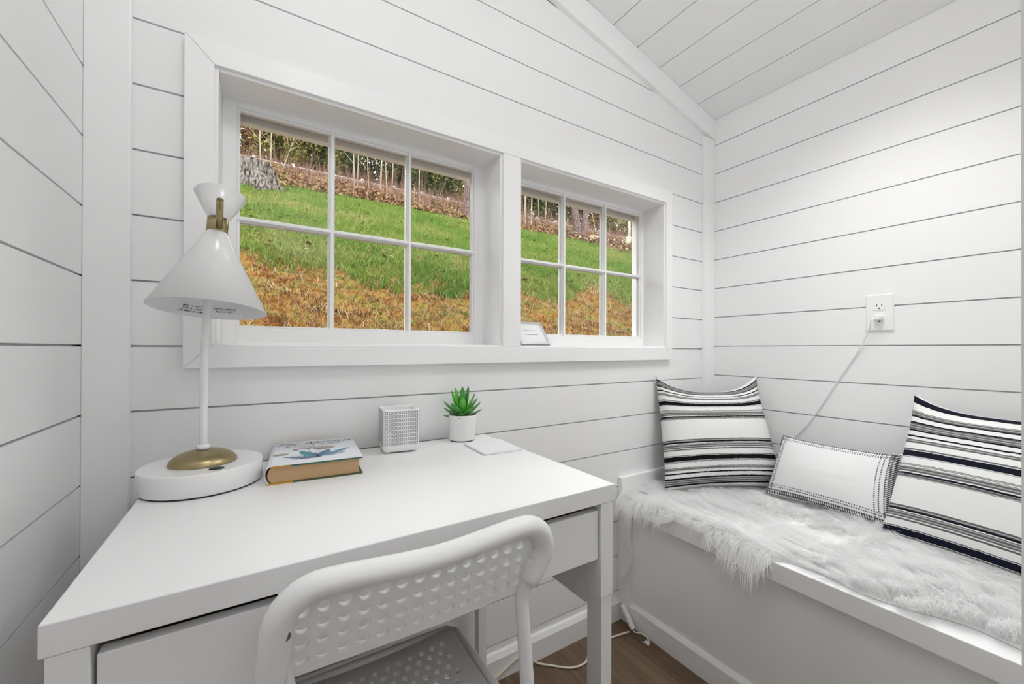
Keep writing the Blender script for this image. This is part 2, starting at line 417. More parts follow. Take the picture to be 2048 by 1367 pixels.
# ------------------------------------------------------------------ desk
dk = thing('desk', 'white laminate writing desk with one wide drawer, under the left window', 'desk', (.475, -.285, 0))
def at(par, mb): # shift world coords into the parent's frame
    l = par.location; mb.v = [(x-l[0], y-l[1], z-l[2]) for x, y, z in mb.v]; return mb
DX0, DX1, DY0, DY1, DZ = .110, .840, -.543, -.026, .755
at(dk, MB().box(DX0, DY0, DZ-.031, DX1, DY1, DZ)).build('desk_top', LAM, dk, bevel=.0012)
for x0, x1 in ((DX0+.004, DX0+.034), (DX1-.034, DX1-.004)):
    side = MB().box(x0+.002, DY0+.045, .522, x1-.006, DY1-.035, DZ-.0315)
    at(dk, side).build('side_panel', LAM, dk)
    for y0, y1 in ((DY0+.001, DY0+.044), (DY1-.034, DY1-.004)):
        l = MB().box(x0, y0, .552, x1, y1, DZ-.0315).box(x0+.003, y0+.002, 0, x1-.001, y1-.003, .5505)
        at(dk, l).build('leg', LAM, dk, bevel=.001)
at(dk, MB().box(DX0+.036, DY1-.02, .60, DX1-.036, DY1-.006, DZ-.0315)).build('back_panel', LAM, dk)
dr = at(dk, MB().box(DX0+.037, DY0+.006, .622, DX1-.037, DY0+.022, .711)).build('drawer', LAM, dk, bevel=.0012)
db = MB()
db.box(DX0+.045, DY0+.0225, .635, DX1-.045, DY1-.06, .645); db.box(DX0+.045, DY0+.0225, .645, DX0+.055, DY1-.06, .70); db.box(DX1-.055, DY0+.0225, .645, DX1-.045, DY1-.06, .70)
db.box(DX0+.055, DY0+.0225, .645, DX1-.055, DY0+.031, .706); at(dk, db).build('drawer_box', RAWWOOD, dr)

# ------------------------------------------------------------------ chair with perforated shell
ch = thing('chair', 'white steel and plastic chair with perforated back and seat, pulled up to the desk', 'chair', (.452, -.52, 0))
def perforated(cols, rows_, pu, pv, r, fn, thick, margin, stagger=False, seg=14):
    """sheet of cells each with a round hole, mapped by fn(u,v,w) to 3d"""
    m = MB(); W_, H_ = cols*pu, rows_*pv
    def sheet_pt(u, v, w_): return fn(u, v, w_)
    for j in range(rows_):
        for i in range(cols):
            off = (pu/2 if (stagger and j % 2) else 0)
            u0, v0 = -W_/2+i*pu+off, -H_/2+j*pv
            if stagger and u0+pu > W_/2+1e-6: u0c = u0
            cu, cv = u0+pu/2, v0+pv/2
            ring = []; sq = []
            for k in range(seg):
                a = 2*PI*(k+.5)/seg; c_, s_ = math.cos(a), math.sin(a)
                ring.append((cu+r*c_, cv+r*s_)); t = min(pu/2/abs(c_), pv/2/abs(s_)) if abs(c_) > 1e-6 and abs(s_) > 1e-6 else pu/2
                sq.append((cu+t*c_, cv+t*s_))
            # square corners
            def poly(w_, flip):
                vs = [sheet_pt(*p, w_) for p in ring]+[sheet_pt(*p, w_) for p in sq]
                fs = [(k, (k+1) % seg, seg+(k+1) % seg, seg+k) for k in range(seg)]
                # corner triangles
                for sx in (-1, 1):
                    for sy in (-1, 1):
                        ang = math.atan2(sy*pv, sx*pu) % (2*PI); k = int((ang/(2*PI)*seg-.5) // 1) % seg
                        vs.append(sheet_pt(cu+sx*pu/2, cv+sy*pv/2, w_)); fs.append((seg+k, seg+(k+1) % seg, len(vs)-1))
                if flip: fs = [f[::-1] for f in fs]
                m.add(vs, fs, 0, False)
            poly(thick/2, True); poly(-thick/2, False)
            # rounded hole wall
            ra = [[sheet_pt(cu+(p[0]-cu)*1.0, cv+(p[1]-cv)*1.0, w_) for p in ring] for w_ in (-thick/2, thick/2)]
            m.rings(ra, False, False)
    # solid border
    def strip(u0, u1, v0, v1, nu, nv):
        for w_, fl in ((thick/2, True), (-thick/2, False)):
            vs = [sheet_pt(u0+(u1-u0)*i/nu, v0+(v1-v0)*j/nv, w_) for j in range(nv+1) for i in range(nu+1)]
            fs = [(j*(nu+1)+i, j*(nu+1)+i+1, (j+1)*(nu+1)+i+1, (j+1)*(nu+1)+i) for j in range(nv) for i in range(nu)]
            if fl: fs = [f[::-1] for f in fs]
            m.add(vs, fs, 0, True)
    l, r_, b, t = margin; ex = pu/2 if stagger else 0
    strip(-W_/2-l, W_/2+r_+ex, -H_/2-b, -H_/2, 24, 2); strip(-W_/2-l, W_/2+r_+ex, H_/2, H_/2+t, 24, 2)
    strip(-W_/2-l, -W_/2, -H_/2, H_/2, 3, rows_); strip(W_/2+ex, W_/2+r_+ex, -H_/2, H_/2, 3, rows_)
    if stagger:
        for j in range(rows_):
            v0 = -H_/2+j*pv
            if j % 2: strip(-W_/2, -W_/2+pu/2, v0, v0+pv, 1, 1)
            else: strip(W_/2, W_/2+pu/2, v0, v0+pv, 1, 1)
    return m
CXC = .452
def back_pt(u, v, w_):   # u along x, v up, local to world; slight bow and tilt
    bow = .012*(1-(u/.17)**2)
    return Vector((CXC+u, -.590-.018*(v+.06)/.12-bow*.5 + w_, .714+v*.95))
bk = perforated(14, 5, .0208, .0195, .0072, back_pt, .007, (.012, .012, .008, .006))
bo = at(ch, bk).build('backrest', PLASTIC, ch)
# rolled rim over the steel tube: an arch with a flattened oval section
path = []
R_ = .044; XL_, XH_ = CXC-.159, CXC+.173; ZT = .763
for k in range(7): path.append((XL_-.004*(1-k/6), .665+k*(ZT-R_-.665)/6))
for k in range(1, 9): a = PI-k*PI/16; path.append((XL_+R_+R_*math.cos(a), ZT-R_+R_*math.sin(a)))
for k in range(1, 13): path.append((XL_+R_+(XH_-XL_-2*R_)*k/12, ZT-.0065*math.sin(PI*k/12)**2))
for k in range(1, 9): a = PI/2-k*PI/16; path.append((XH_-R_+R_*math.cos(a), ZT-R_+R_*math.sin(a)))
for k in range(1, 7): path.append((XH_-.024*(k/6)**1.2, ZT-R_-k*(ZT-R_-.676)/6))
rs = []
for i, (x, z) in enumerate(path):
    x_, z_ = path[min(i+1, len(path)-1)]; xp, zp = path[max(i-1, 0)]
    t = Vector((x_-xp, 0, z_-zp)).normalized(); nrm = Vector((0, 1, 0)).cross(t)
    u = x-CXC; bow = .012*(1-(u/.17)**2); yc = -.598-.018*(z-.645)/.12-bow*.5
    r1, r2 = .0125+.0025*min(1, max(0, abs(x-.4555)-.12)/.04), .0165          # across the arch, front-to-back
    rs.append([Vector((x, yc, z))+nrm*(r1*math.cos(2*PI*k/18))+Vector((0, 1, 0))*(r2*math.sin(2*PI*k/18)) for k in range(18)])
rim = at(ch, MB().rings(rs)).build('back_rim', PLASTIC, ch)
at(ch, MB().lathe([(.0035, 0), (.0035, .003), (.002, .0045)], 16, (.6185, -.606, .686), (1, -.35, 0))).build('bolt', CHROME, ch)
at(ch, MB().lathe([(.0045, 0), (.0045, .0006)], 16, (XL_+.008, -.6232, .722), (.2, -1, 0))).build('screw_hole', plain('painted_hole_shade', (.12, .12, .12), .6), ch)  # flat dark disc, the shade of the hole is put into its colour
def seat_pt(u, v, w_):
    y = -.475+v; dip = -.010*(1-(u/.17)**2)-.004*math.sin((v+.16)/.32*PI)
    edge = max(0, (v-.135))/.03; 
    return Vector((CXC+u, y, .450+dip-.012*edge**2+w_+max(0, abs(u)-.15)*-.3))
st = perforated(12, 14, .0205, .0180, .0056, seat_pt, .006, (.030, .020, .041, .033), True)
at(ch, st).build('seat', PLASTIC, ch)
at(ch, MB().tube([(CXC-.163, -.62, .440), (CXC-.164, -.33, .438), (CXC-.15, -.312, .436), (CXC+.15, -.312, .436), (CXC+.164, -.33, .438), (CXC+.163, -.62, .440)], .008)).build('seat_frame', STEELW, ch)
for sx in (-1, 1):
    def mx_(x): return x if sx > 0 else .898-x
    at(ch, MB().tube(spline([(mx_(.607), -.604, .71), (mx_(.603), -.602, .68), (mx_(.596), -.598, .652), (mx_(.5945), -.603, .62), (mx_(.595), -.625, .45), (mx_(.602), -.664, .02), (mx_(.602), -.666, .0)], 6), .0098, 16)).build('leg', STEELW, ch)
    at(ch, MB().tube([(mx_(.594), -.56, .440), (mx_(.594), -.40, .425), (mx_(.598), -.36, .36), (mx_(.606), -.30, .0)], .0098, 16)).build('leg', STEELW, ch)

# ------------------------------------------------------------------ desk lamp
LX, LY = .193, -.1414
lp = thing('desk_lamp', 'white desk lamp with tilted double-cone shade and brass dome on a round base', 'lamp', (LX, LY, DZ))
rb = .093
at(lp, MB().lathe([(rb-.003, DZ), (rb-.003, DZ+.003)], 64, (LX, LY, 0))).build('base_pad', BLACK, lp)
at(lp, MB().lathe([(rb-.001, DZ+.003), (rb, DZ+.004), (rb, DZ+.038), (rb-.0008, DZ+.0395), (rb-.0025, DZ+.040)], 96, (LX, LY, 0))).build('base', LAMPW, lp)
Zt = DZ+.040
at(lp, MB().lathe([(.052*math.cos(a), Zt+.0245*math.sin(a)) for a in np.linspace(0, PI/2*.93, 14)], 64, (LX, LY, 0))).build('dome', BRASS, lp)
at(lp, MB().lathe([(.009, Zt+.0235), (.0105, Zt+.0245), (.0112, Zt+.0275), (.0105, Zt+.031), (.0075, Zt+.033)], 32, (LX, LY, 0))).build('pole_ring', LAMPW, lp)
K = Vector((.2113, LY+.012, 1.2372)); AX = Vector((.062, .125, 1)).normalized()
at(lp, MB().tube(spline([(LX, LY, Zt+.028), (LX, LY, .90), (LX+.001, LY, 1.0), (LX+.006, LY+.003, 1.11), tuple(K-AX*.02)], 8), .0062, 24)).build('pole', LAMPW, lp)
sw = MB().lathe([(.0085, 0), (.008, .0018), (.004, .0032), (.0005, .0035)], 24, (0, 0, 0)); sw.v = [(x*1.35+LX+.028-.004, y*.8+LY-.066, z+Zt) for x, y, z in sw.v]
at(lp, sw).build('switch', BLACK, lp)
H1 = .163; R1 = .0905; rc = .0158
def cone(h0, r0, h1, r1, th=.0012):
    return MB().lathe([(r0, h0), (r1, h1), (r1-th*.5, h1-th*.3*(1 if h1 < h0 else -1)), (r1-th, h1), (r0-th, h0)], 96, K, AX, cap0=False, cap1=False)
shd = at(lp, cone(-.0132, rc, -H1, R1)).build('shade', SHADEW, lp)
AXL = AX; AX = Vector((.06, .27, 1)).normalized()
upc = at(lp, cone(.0132, rc, .064, .0415)); AX = AXL; upc = upc.build('upper_shade', SHADEW, lp)
at(lp, MB().lathe([(rc-.002, -.0135), (rc+.0012, -.0135), (rc+.0012, .0135), (rc-.002, .0135)], 48, K, AX)).build('collar', BRASS, lp)
pv = K+Vector((.0035, -rc-.0005, -.006)); pe = Vector((.2190, -.195, 1.268))
pin = MB().tube([pv, pe], .0056, 24); at(lp, pin).build('pin', BRASS, lp)
pd = (pe-pv).normalized()
at(lp, MB().lathe([(.0044, 0), (.0044, .0003)], 24, pe, pd)).build('pin_cap', plain('dark_brass', (.16, .13, .08), .5, 1), lp)
# bulb socket and sticker inside the lower cone
at(lp, MB().lathe([(.012, -.02), (.013, -.06), (.011, -.065)], 24, K, AX)).build('socket', LAMPW, lp)
def on_cone(ang, hgt, off=.0016):
    """inside point of the lower cone; hgt measured down the axis from K, ang about the axis"""
    a = AX; u = Vector((1, 0, 0)); u = (u-a*u.dot(a)).normalized(); v = a.cross(u)
    r = rc+(hgt-.0132)/(H1-.0132)*(R1-rc)-off
    return K-a*hgt+(u*math.cos(ang)+v*math.sin(ang))*r
stk = MB(); NA = 24
def st_pt(s, t, off=.0016):   # s metres to the right as seen by the viewer, t metres up from the rim
    return on_cone(PI*.5-s/.083, H1-.0035-t*.89, off)
stk.rings([[st_pt(-.052+.104*i/NA, t) for i in range(NA+1)] for t in (0, .021)], False, False, closed=False)
so = at(lp, stk).build('sticker', CARDW, shd)
tm = MB()
for s0, lines in ((-.036, ('MAX. 10 WATT', 'TYPE "B", LAMP', 'OR SMALLER LAMP')), (.019, ('TYPE "B", AMPOULE', 'MAX 10 WATT'))):
    for k, ln in enumerate(lines):
        V, Fs = text_mesh(ln, .0052, 0, .00005)
        tm.add([st_pt(s0+x*.95, .0165-k*.0055+y, .0020) for x, y, z in V], Fs)
at(lp, tm).build('lettering', INK, so)

# ------------------------------------------------------------------ book
bx = thing('book', 'thick hardback novel with white floral jacket lying on the desk', 'book', (.38, -.123, DZ), math.radians(-4.5))
bw_, bl, bt = .168, .205, .034      # width (x), height of the page (y), thickness
hx, hy = bw_/2, bl/2
q = NT('jacket_paper'); q.set((.80, .82, .86), .4); JACK = q.m
PAGES = island_mat('tan_page_edges', [(0, (.48, .30, .15)), (1, (.56, .38, .20))], .8)
q = NT('tan_page_block'); wv = q.n('ShaderNodeTexWave'); wv.bands_direction = 'Z'; wv.inputs['Scale'].default_value = 260; q.l(q.obj(), wv.inputs[0])
q.set(q.mix(wv.outputs['Fac'], (.46, .30, .16), (.54, .37, .20)), .85); PAGES = q.m
GREENB = plain('teal_green_cover_board', (.035, .13, .10), .5); OCHRE = plain('ochre_spine_cloth', (.55, .30, .03), .6); OLIVE = plain('olive_cover_board', (.06, .10, .035), .6)
m = MB()   # page block with rounded back
prof = [(-hx+.012+.006*(-1 if False else 0), .003), (hx-.006, .003), (hx-.0075, bt/2), (hx-.006, bt-.003)]
arc = [(-hx+.014-.010*math.cos(a), bt/2+(bt/2-.003)*math.sin(a)) for a in np.linspace(PI/2, -PI/2, 10)]
m.prism([(x, z) for x, z in prof[:1]+prof[1:]][1:]+[(x, z) for x, z in arc], 1, -hy+.003, hy-.003)
m.build('page_block', PAGES, bx)
# boards: bottom board and top board, ochre nearest the spine
m = MB(); m.box(-hx+.045, -hy, 0, hx, hy, .0026, 0); m.box(-hx+.004, -hy, 0, -hx+.045, hy, .0026, 1)
m.build('back_board', [OLIVE, OCHRE], bx)
tz = bt
m = MB(); m.box(-hx+.042, -hy, tz-.003, hx, hy, tz-.0006, 0); m.box(-hx+.008, -hy, tz-.003, -hx+.042, hy, tz-.0006, 1)
m.build('front_board', [GREENB, OCHRE], bx)
# jacket wraps spine and front
pr = [(hx+.0006, tz-.0006), (hx+.0006, tz), (-hx+.012, tz+.0002)]
out = [(-hx+.012-.012*math.sin(a), bt/2+(bt/2+.0002)*math.cos(a)) for a in np.linspace(0, PI, 16)]
path2 = pr+out[1:]+[(hx*.2, -.0002+.0002)]
rr = [[Vector((x, y, max(z, 0.0))) for x, z in path2] for y in (-hy-.0003, hy+.0003)]
jk = MB().rings(rr, False, False, closed=False).build('dust_jacket', JACK, bx)
sd = jk.modifiers.new('thick', 'SOLIDIFY'); sd.thickness = .0004; sd.offset = 0
zt = tz+.0008
art = MB()
def flat(poly, mi): art.add([(x, y, zt+.0001*mi) for x, y in poly], [tuple(range(len(poly)))], mi)
def leaf_shape(x, y, ang, L_, W_, mi, lobes=6, jag=.45):
    left = []; right = []
    for k in range(lobes*2+1):
        t = k/(lobes*2); w_ = W_*math.sin(PI*min(1, t*.92+.06))**.8*(1 if k % 2 else 1-jag)
        px_, py_ = t*L_, w_
        for lst, sgn in ((left, 1), (right, -1)):
            a_, b_ = px_-(.35*w_ if k % 2 else 0), sgn*py_
            lst.append((x+a_*math.cos(ang)-b_*math.sin(ang), y+a_*math.sin(ang)+b_*math.cos(ang)))
    for i in range(len(left)-1):
        art.add([(*left[i], zt+.0001*mi), (*left[i+1], zt+.0001*mi), (*right[i+1], zt+.0001*mi), (*right[i], zt+.0001*mi)], [(0, 3, 2, 1)], mi)
def stem(x0, y0, x1, y1, mi, w_=.0008, bend=.006):
    n_ = 8; pts = []
    for k in range(n_+1):
        t = k/n_; pts.append((x0+(x1-x0)*t+bend*math.sin(PI*t), y0+(y1-y0)*t))
    for a, b in zip(pts, pts[1:]):
        dx, dy = b[0]-a[0], b[1]-a[1]; l = math.hypot(dx, dy); nx, ny = -dy/l*w_/2, dx/l*w_/2
        flat([(a[0]-nx, a[1]-ny), (b[0]-nx, b[1]-ny), (b[0]+nx, b[1]+ny), (a[0]+nx, a[1]+ny)][::-1] if False else [(a[0]-nx, a[1]-ny), (b[0]-nx, b[1]-ny), (b[0]+nx, b[1]+ny), (a[0]+nx, a[1]+ny)], mi)
bx0, by0 = .004, -.068
leaf_shape(bx0, by0, 2.02, .070, .016, 0); leaf_shape(bx0, by0, 1.18, .066, .012, 1); leaf_shape(bx0+.012, by0+.008, .78, .072, .009, 2)
leaf_shape(bx0-.004, by0, 2.72, .062, .008, 1); leaf_shape(bx0, by0, 1.75, .040, .006, 1); leaf_shape(bx0+.012, by0+.006, .35, .045, .004, 3)
leaf_shape(bx0-.012, by0-.002, 3.0, .035, .004, 3)
for x1, y1, b in ((-.012, .022, -.003), (.014, .014, -.006), (-.060, -.020, .004), (-.034, .014, .002)): stem(bx0, by0, x1, y1, 3, .0009, b)
def blob(x, y, a, b, mi):
    n_ = 22; flat([(x+a*math.cos(2*PI*k/n_)*(1+.18*(k % 2)), y+b*math.sin(2*PI*k/n_)*(1+.18*(k % 2))) for k in range(n_)], mi)
blob(.020, .013, .020, .010, 4); blob(-.012, .032, .018, .009, 5); blob(-.010, .022, .006, .006, 3); blob(-.062, -.019, .013, .007, 4); blob(-.036, .016, .005, .004, 3)
ART = [plain('teal_leaf_ink', (.08, .30, .34), .6), plain('slate_blue_leaf_ink', (.10, .20, .32), .6), plain('blue_leaf_ink', (.14, .33, .47), .6), plain('violet_grey_ink', (.28, .27, .38), .6), plain('taupe_ink', (.42, .36, .32), .6), plain('pale_grey_ink', (.55, .53, .52), .6)]
art.build('floral_print', ART, jk)
tt = MB()
for s, size, x, y, sh in (('The Altruists', .030, .006, .070, .55), ('Andrew Ridker', .020, .000, .046, .55)):
    V, Fs = text_mesh(s, size, sh, -.0003)
    xs = [v[0] for v in V]; sx = (.152 if size > .025 else .125)/(max(xs)-min(xs)); mxx = (max(xs)+min(xs))/2
    tt.add([((a-mxx)*sx+x, b*1.05+y, zt+.0007) for a, b, c_ in V], Fs)
tt.build('title_lettering', plain('charcoal_ink', (.06, .06, .07), .7), jk)

# ------------------------------------------------------------------ vase
vs = thing('vase', 'square white ceramic pot with grey impressed squares, on the desk', 'vase', (.5745, -.0745, DZ), math.radians(-7))
a_ = .043; hh = .104
def rsq(a, r, z, n=6):
    out = []
    for cx_, cy__, s0 in ((a-r, a-r, 0), (-a+r, a-r, PI/2), (-a+r, -a+r, PI), (a-r, -a+r, 3*PI/2)):
        for k in range(n+1): t = s0+k*PI/2/n; out.append(Vector((cx_+r*math.cos(t), cy__+r*math.sin(t), z)))
    return out
m = MB()
m.rings([rsq(a_-.006, .006, .0035), rsq(a_-.003, .007, .0045), rsq(a_-.0005, .008, .010), rsq(a_, .008, .016), rsq(a_, .008, hh-.005), rsq(a_-.0015, .008, hh-.001), rsq(a_-.003, .0075, hh), rsq(a_-.0055, .007, hh-.0005), rsq(a_-.0065, .006, hh-.003), rsq(a_-.007, .006, .012)], True, True)
m.build('body', CERAMIC, vs)
for k in range(4): 
    c_, s_ = math.cos(k*PI/2), math.sin(k*PI/2); m = MB().rings([[Vector((x*c_-y*s_, x*s_+y*c_, z)) for x, y in ((a_-.016, a_-.008), (a_-.010, a_-.008), (a_-.010, a_-.014), (a_-.016, a_-.014))] for z in (0, .0045)]); m.build('foot', CERAMIC, vs)
m = MB()
for k in range(4):
    c_, s_ = math.cos(k*PI/2), math.sin(k*PI/2)
    for i in range(9):
        for j in range(9):
            u = (i-4)*.0089; z = .020+j*.0092+.0035; o_, n_ = .0032, .0019
            def W_(u_, z_): x, y = u_, -a_-.0002; return (x*c_-y*s_, x*s_+y*c_, z_)
            o4 = [W_(u-o_, z-o_), W_(u+o_, z-o_), W_(u+o_, z+o_), W_(u-o_, z+o_)]; i4 = [W_(u-n_, z-n_*1.2), W_(u+n_, z-n_*1.2), W_(u+n_, z+n_*1.2), W_(u-n_, z+n_*1.2)]
            m.add(o4+i4, [(0, 1, 5, 4), (1, 2, 6, 5), (2, 3, 7, 6), (3, 0, 4, 7)])
m.build('square_grooves', GREYGLAZE, vs)

# ------------------------------------------------------------------ succulent
su = thing('succulent_plant', 'small green succulent in a round white pot at the back of the desk', 'plant', (.7545, -.0615, DZ))
m = MB().lathe([(.030, .0025), (.0345, .003), (.0355, .006), (.0385, .066), (.039, .0695), (.038, .0705), (.0362, .069), (.0345, .058)], 56, cap1=False)
m.build('pot', POTC, su)
MB().lathe([(.033, 0), (.033, .0026)], 40).build('pot_foot', BLACK, su)
m = MB(); 
nn = 24; vsx = [(0, 0, .062)]
m.lathe([(.0352, .056), (.0352, .0605), (.026, .0645), (.012, .066), (.0005, .067)], 28, cap0=True)
m.build('soil', SOIL, su)
m = MB()
for k in range(26):
    a = random.random()*2*PI; r = .012+.022*random.random(); s_ = .003+.003*random.random()
    m.lathe([(s_*.6, -s_*.5), (s_, 0), (s_*.7, s_*.5), (.0004, s_*.7)], 7, (r*math.cos(a), r*math.sin(a), .0640+.001))
m.build('pebbles', PEBBLE, su)
q = NT('succulent_green'); u_, v_ = q.uv()
q.set(q.ramp(v_, [(0, (.015, .075, .02)), (.35, (.035, .20, .035)), (.75, (.06, .30, .05)), (1, (.05, .16, .05))]), .35)
q.set(q.mix(q.math('MULTIPLY', q.noise(140, 3), .55), q.b.inputs['Base Color'].links[0].from_socket, (.13, .42, .10)))
SUCC = q.m
q = NT('succulent_bright_green'); u_, v_ = q.uv(); q.set(q.ramp(v_, [(0, (.04, .22, .01)), (.4, (.07, .42, .02)), (.8, (.12, .50, .06)), (1, (.07, .28, .04))]), .35); SUCB = q.m
def succ_leaf(ang, tilt, L_, W_, mat, z0=.064, r0=.004, curl=.35):
    """pointed fleshy leaf; tilt 0 = upright, pi/2 = horizontal"""
    n_, mseg = 12, 8; V = []; UV = []
    p = Vector((r0, 0, z0)); th = tilt
    for i in range(n_+1):
        t = i/n_; w_ = W_*(.55+.75*t-.2*t*t)*(1-t**2.6)**.75 if t < 1 else 0
        th = tilt-curl*t; d = Vector((math.sin(th), 0, math.cos(th))); nrm = Vector((-math.cos(th), 0, math.sin(th)))
        for k in range(mseg):
            a = 2*PI*k/mseg
            y = w_*math.cos(a); h = w_*(.30*math.sin(a)+.38*abs(math.cos(a))**2)*(1 if math.sin(a) >= 0 else 1.2)
            V.append(p+Vector((0, y, 0))+nrm*h)
        p = p+d*(L_/n_)
    c_, s_ = math.cos(ang), math.sin(ang)
    V = [Vector((v.x*c_-v.y*s_, v.x*s_+v.y*c_, v.z)) for v in V]
    m = MB(); m.rings([V[i*mseg:(i+1)*mseg] for i in range(n_+1)])
    o = m.build('leaf', mat, su); me = o.data; uvl = me.uv_layers.new(name='UVMap')
    for lp_ in me.loops: uvl.data[lp_.index].uv = ((lp_.vertex_index % mseg)/mseg, (lp_.vertex_index//mseg)/n_)
    return o
# ang measured in world; camera lies towards about -115 deg
ca = math.atan2(-1.0781+.0615, .27569-.7545)
for da, tilt, L_, W_, mat, cu in (
    (0, .42, .062, .0105, SUCB, .25), (2.3, .30, .085, .009, SUCC, .2), (-2.2, .33, .083, .0095, SUCB, .2), (3.1, .12, .083, .009, SUCC, .1), (1.25, .50, .075, .0085, SUCB, .2), (-1.2, .42, .080, .010, SUCB, .2),
    (-.75, .80, .058, .012, SUCC, .3), (.75, .95, .050, .0115, SUCC, .35), (-1.55, .85, .066, .009, SUCC, .25), (1.6, .92, .064, .0085, SUCC, .35), (2.0, .78, .066, .008, SUCC, .3),
    (-1.8, 1.18, .055, .0085, SUCC, .4), (1.75, 1.30, .058, .007, SUCC, .5), (-.2, 1.15, .030, .0105, SUCC, .3), (-1.35, 1.45, .052, .0075, SUCC, .4), (2.8, 1.0, .05, .008, SUCC, .3), (.25, 1.35, .028, .009, SUCC, .3)):
    succ_leaf(ca+da, tilt*1.12, L_, W_*1.3, mat, .0635, .003, cu)

# ------------------------------------------------------------------ coaster
m = MB(); m.box(-.0515, -.061, .0008, .0515, .061, .0052, 0)
co = m.build('coaster', [CARDW], bevel=.0004, loc=(.781, -.183, DZ)); co.rotation_euler = (0, 0, math.radians(-2.5))
tag(co, 'flat white square coaster lying on the desk in front of the potted succulent', 'coaster')
MB().box(-.0505, -.060, 0, .0505, .060, .0008).build('base_sheet', CARDE, co)

# ------------------------------------------------------------------ little sign frame on the sill
pf = thing('photo_frame', 'small silver frame with a printed card, leaning on the sill of the right window', 'frame', (1.0585, .012, 1.0172), 0)
pw_, ph_ = .118, .098; tilt = math.radians(38)
def tl(x, y, z): return (x, z*math.sin(tilt)+y*math.cos(tilt), z*math.cos(tilt)-y*math.sin(tilt)+.0045)
def tbox(mb, x0, y0, z0, x1, y1, z1, mi=0):
    b = MB().box(x0, y0, z0, x1, y1, z1, mi); b.v = [tl(*v) for v in b.v]; mb.add(b.v, b.f, mi)
m = MB(); fw = .009
for a in ((-pw_/2, -.001, 0, pw_/2, .008, fw), (-pw_/2, -.001, ph_-fw, pw_/2, .008, ph_), (-pw_/2, -.001, fw, -pw_/2+fw, .008, ph_-fw), (pw_/2-fw, -.001, fw, pw_/2, .008, ph_-fw)): tbox(m, *a)
m.build('frame', SILVER, pf, bevel=.0012)
m = MB(); tbox(m, -pw_/2+fw, .002, fw, pw_/2-fw, .006, ph_-fw); cdm = m.build('card', CARDW, pf)
m = MB()
for zl, wds in ((.058, (.016, .008, .020)), (.040, (.006, .022, .016))):
    x = -sum(wds)/2-.003*(len(wds)-1)/2
    for w_ in wds:
        n_ = max(2, int(w_/.003)); 
        for k in range(n_): tbox(m, x+k*w_/n_, .0017, zl, x+(k+.7)*w_/n_, .00195, zl+.0028+.0012*((k*7) % 3 == 0))
        x += w_+.003
m.build('printed_lines', GREYINK, cdm)
m = MB(); b = MB().box(-.012, .060, -.0042, .012, .063, .060); m.add(b.v, b.f); m.build('easel_back', BLACK, pf)

# ------------------------------------------------------------------ bench
be = thing('storage_bench', 'white built-in storage bench with a lift-up lid along the right wall', 'bench', (1.75, -.48, 0))
BXF = 1.43; LZ0, LZ1 = .405, .455; BY1 = YF+.001
m = MB(); m.box(BXF+.012, BY1, .0, BXF+.03, -.001, LZ0-.001); m.box(BXF+.03, -.02, 0, XR-.001, -.001, LZ0-.001)
at(be, m).build('front_panel', TRIM, be)
m = MB(); m.box(BXF, -.058, 0, BXF+.0125, -.001, .453)
at(be, m).build('stile', TRIM, be, bevel=.002)
m = MB(); m.prism([(BXF-.001, 0), (BXF-.001, .066), (BXF+.008, .078), (BXF+.0125, .078), (BXF+.0125, 0)], 1, BY1, -.001)
at(be, m).build('plinth', TRIM, be)
m = MB(); m.box(1.41, BY1, LZ0, XR-.001, -.060, LZ1); at(be, m).build('lid', TRIM, be, bevel=.002)
m = MB(); m.box(BXF, -.059, .30, XR-.001, -.001, .453) if False else None
m = MB(); m.box(BXF+.0126, -.0595, LZ0, XR-.001, -.020, .4545); at(be, m).build('hinge_rail', TRIM, be)
m = MB(); m.box(BXF-.002, -.0195, .4555, XR-.001, -.0005, .525); at(be, m).build('back_cleat', TRIM, be, bevel=.002)

# ------------------------------------------------------------------ fur throw
def fbm(x, y, s=1, seed=0): return mnoise.fractal(Vector((x*s+seed, y*s-seed*.7, seed*.31)), 1.0, 2.0, 3)
outline = [(1.405, -.030), (1.395, -.10), (1.392, -.20), (1.41, -.27), (1.415, -.33), (1.395, -.40), (1.385, -.47), (1.392, -.535), (1.432, -.565), (1.448, -.64), (1.43, -.73), (1.445, -.80), (1.475, -.88), (1.50, -1.03), (1.95, -1.03), (1.97, -.7), (1.97, -.3), (1.93, -.05), (1.6, -.028)]
oc = [tuple(p)[:2] for p in spline([(x, y, 0) for x, y in outline+outline[:1]], 5)]
OP = np.array(oc)
def inside(P):
    x, y = P[:, 0], P[:, 1]; c_ = np.zeros(len(P), bool); n_ = len(OP)
    for i in range(n_):
        x1, y1 = OP[i]; x2, y2 = OP[(i+1) % n_]
        if y1 == y2: continue
        cond = ((y1 > y) != (y2 > y)) & (x < (x2-x1)*(y-y1)/(y2-y1)+x1); c_ ^= cond
    return c_
th = thing('fur_throw', 'shaggy white faux-fur throw spread over the bench lid', 'throw', (1.7, -.48, LZ1))
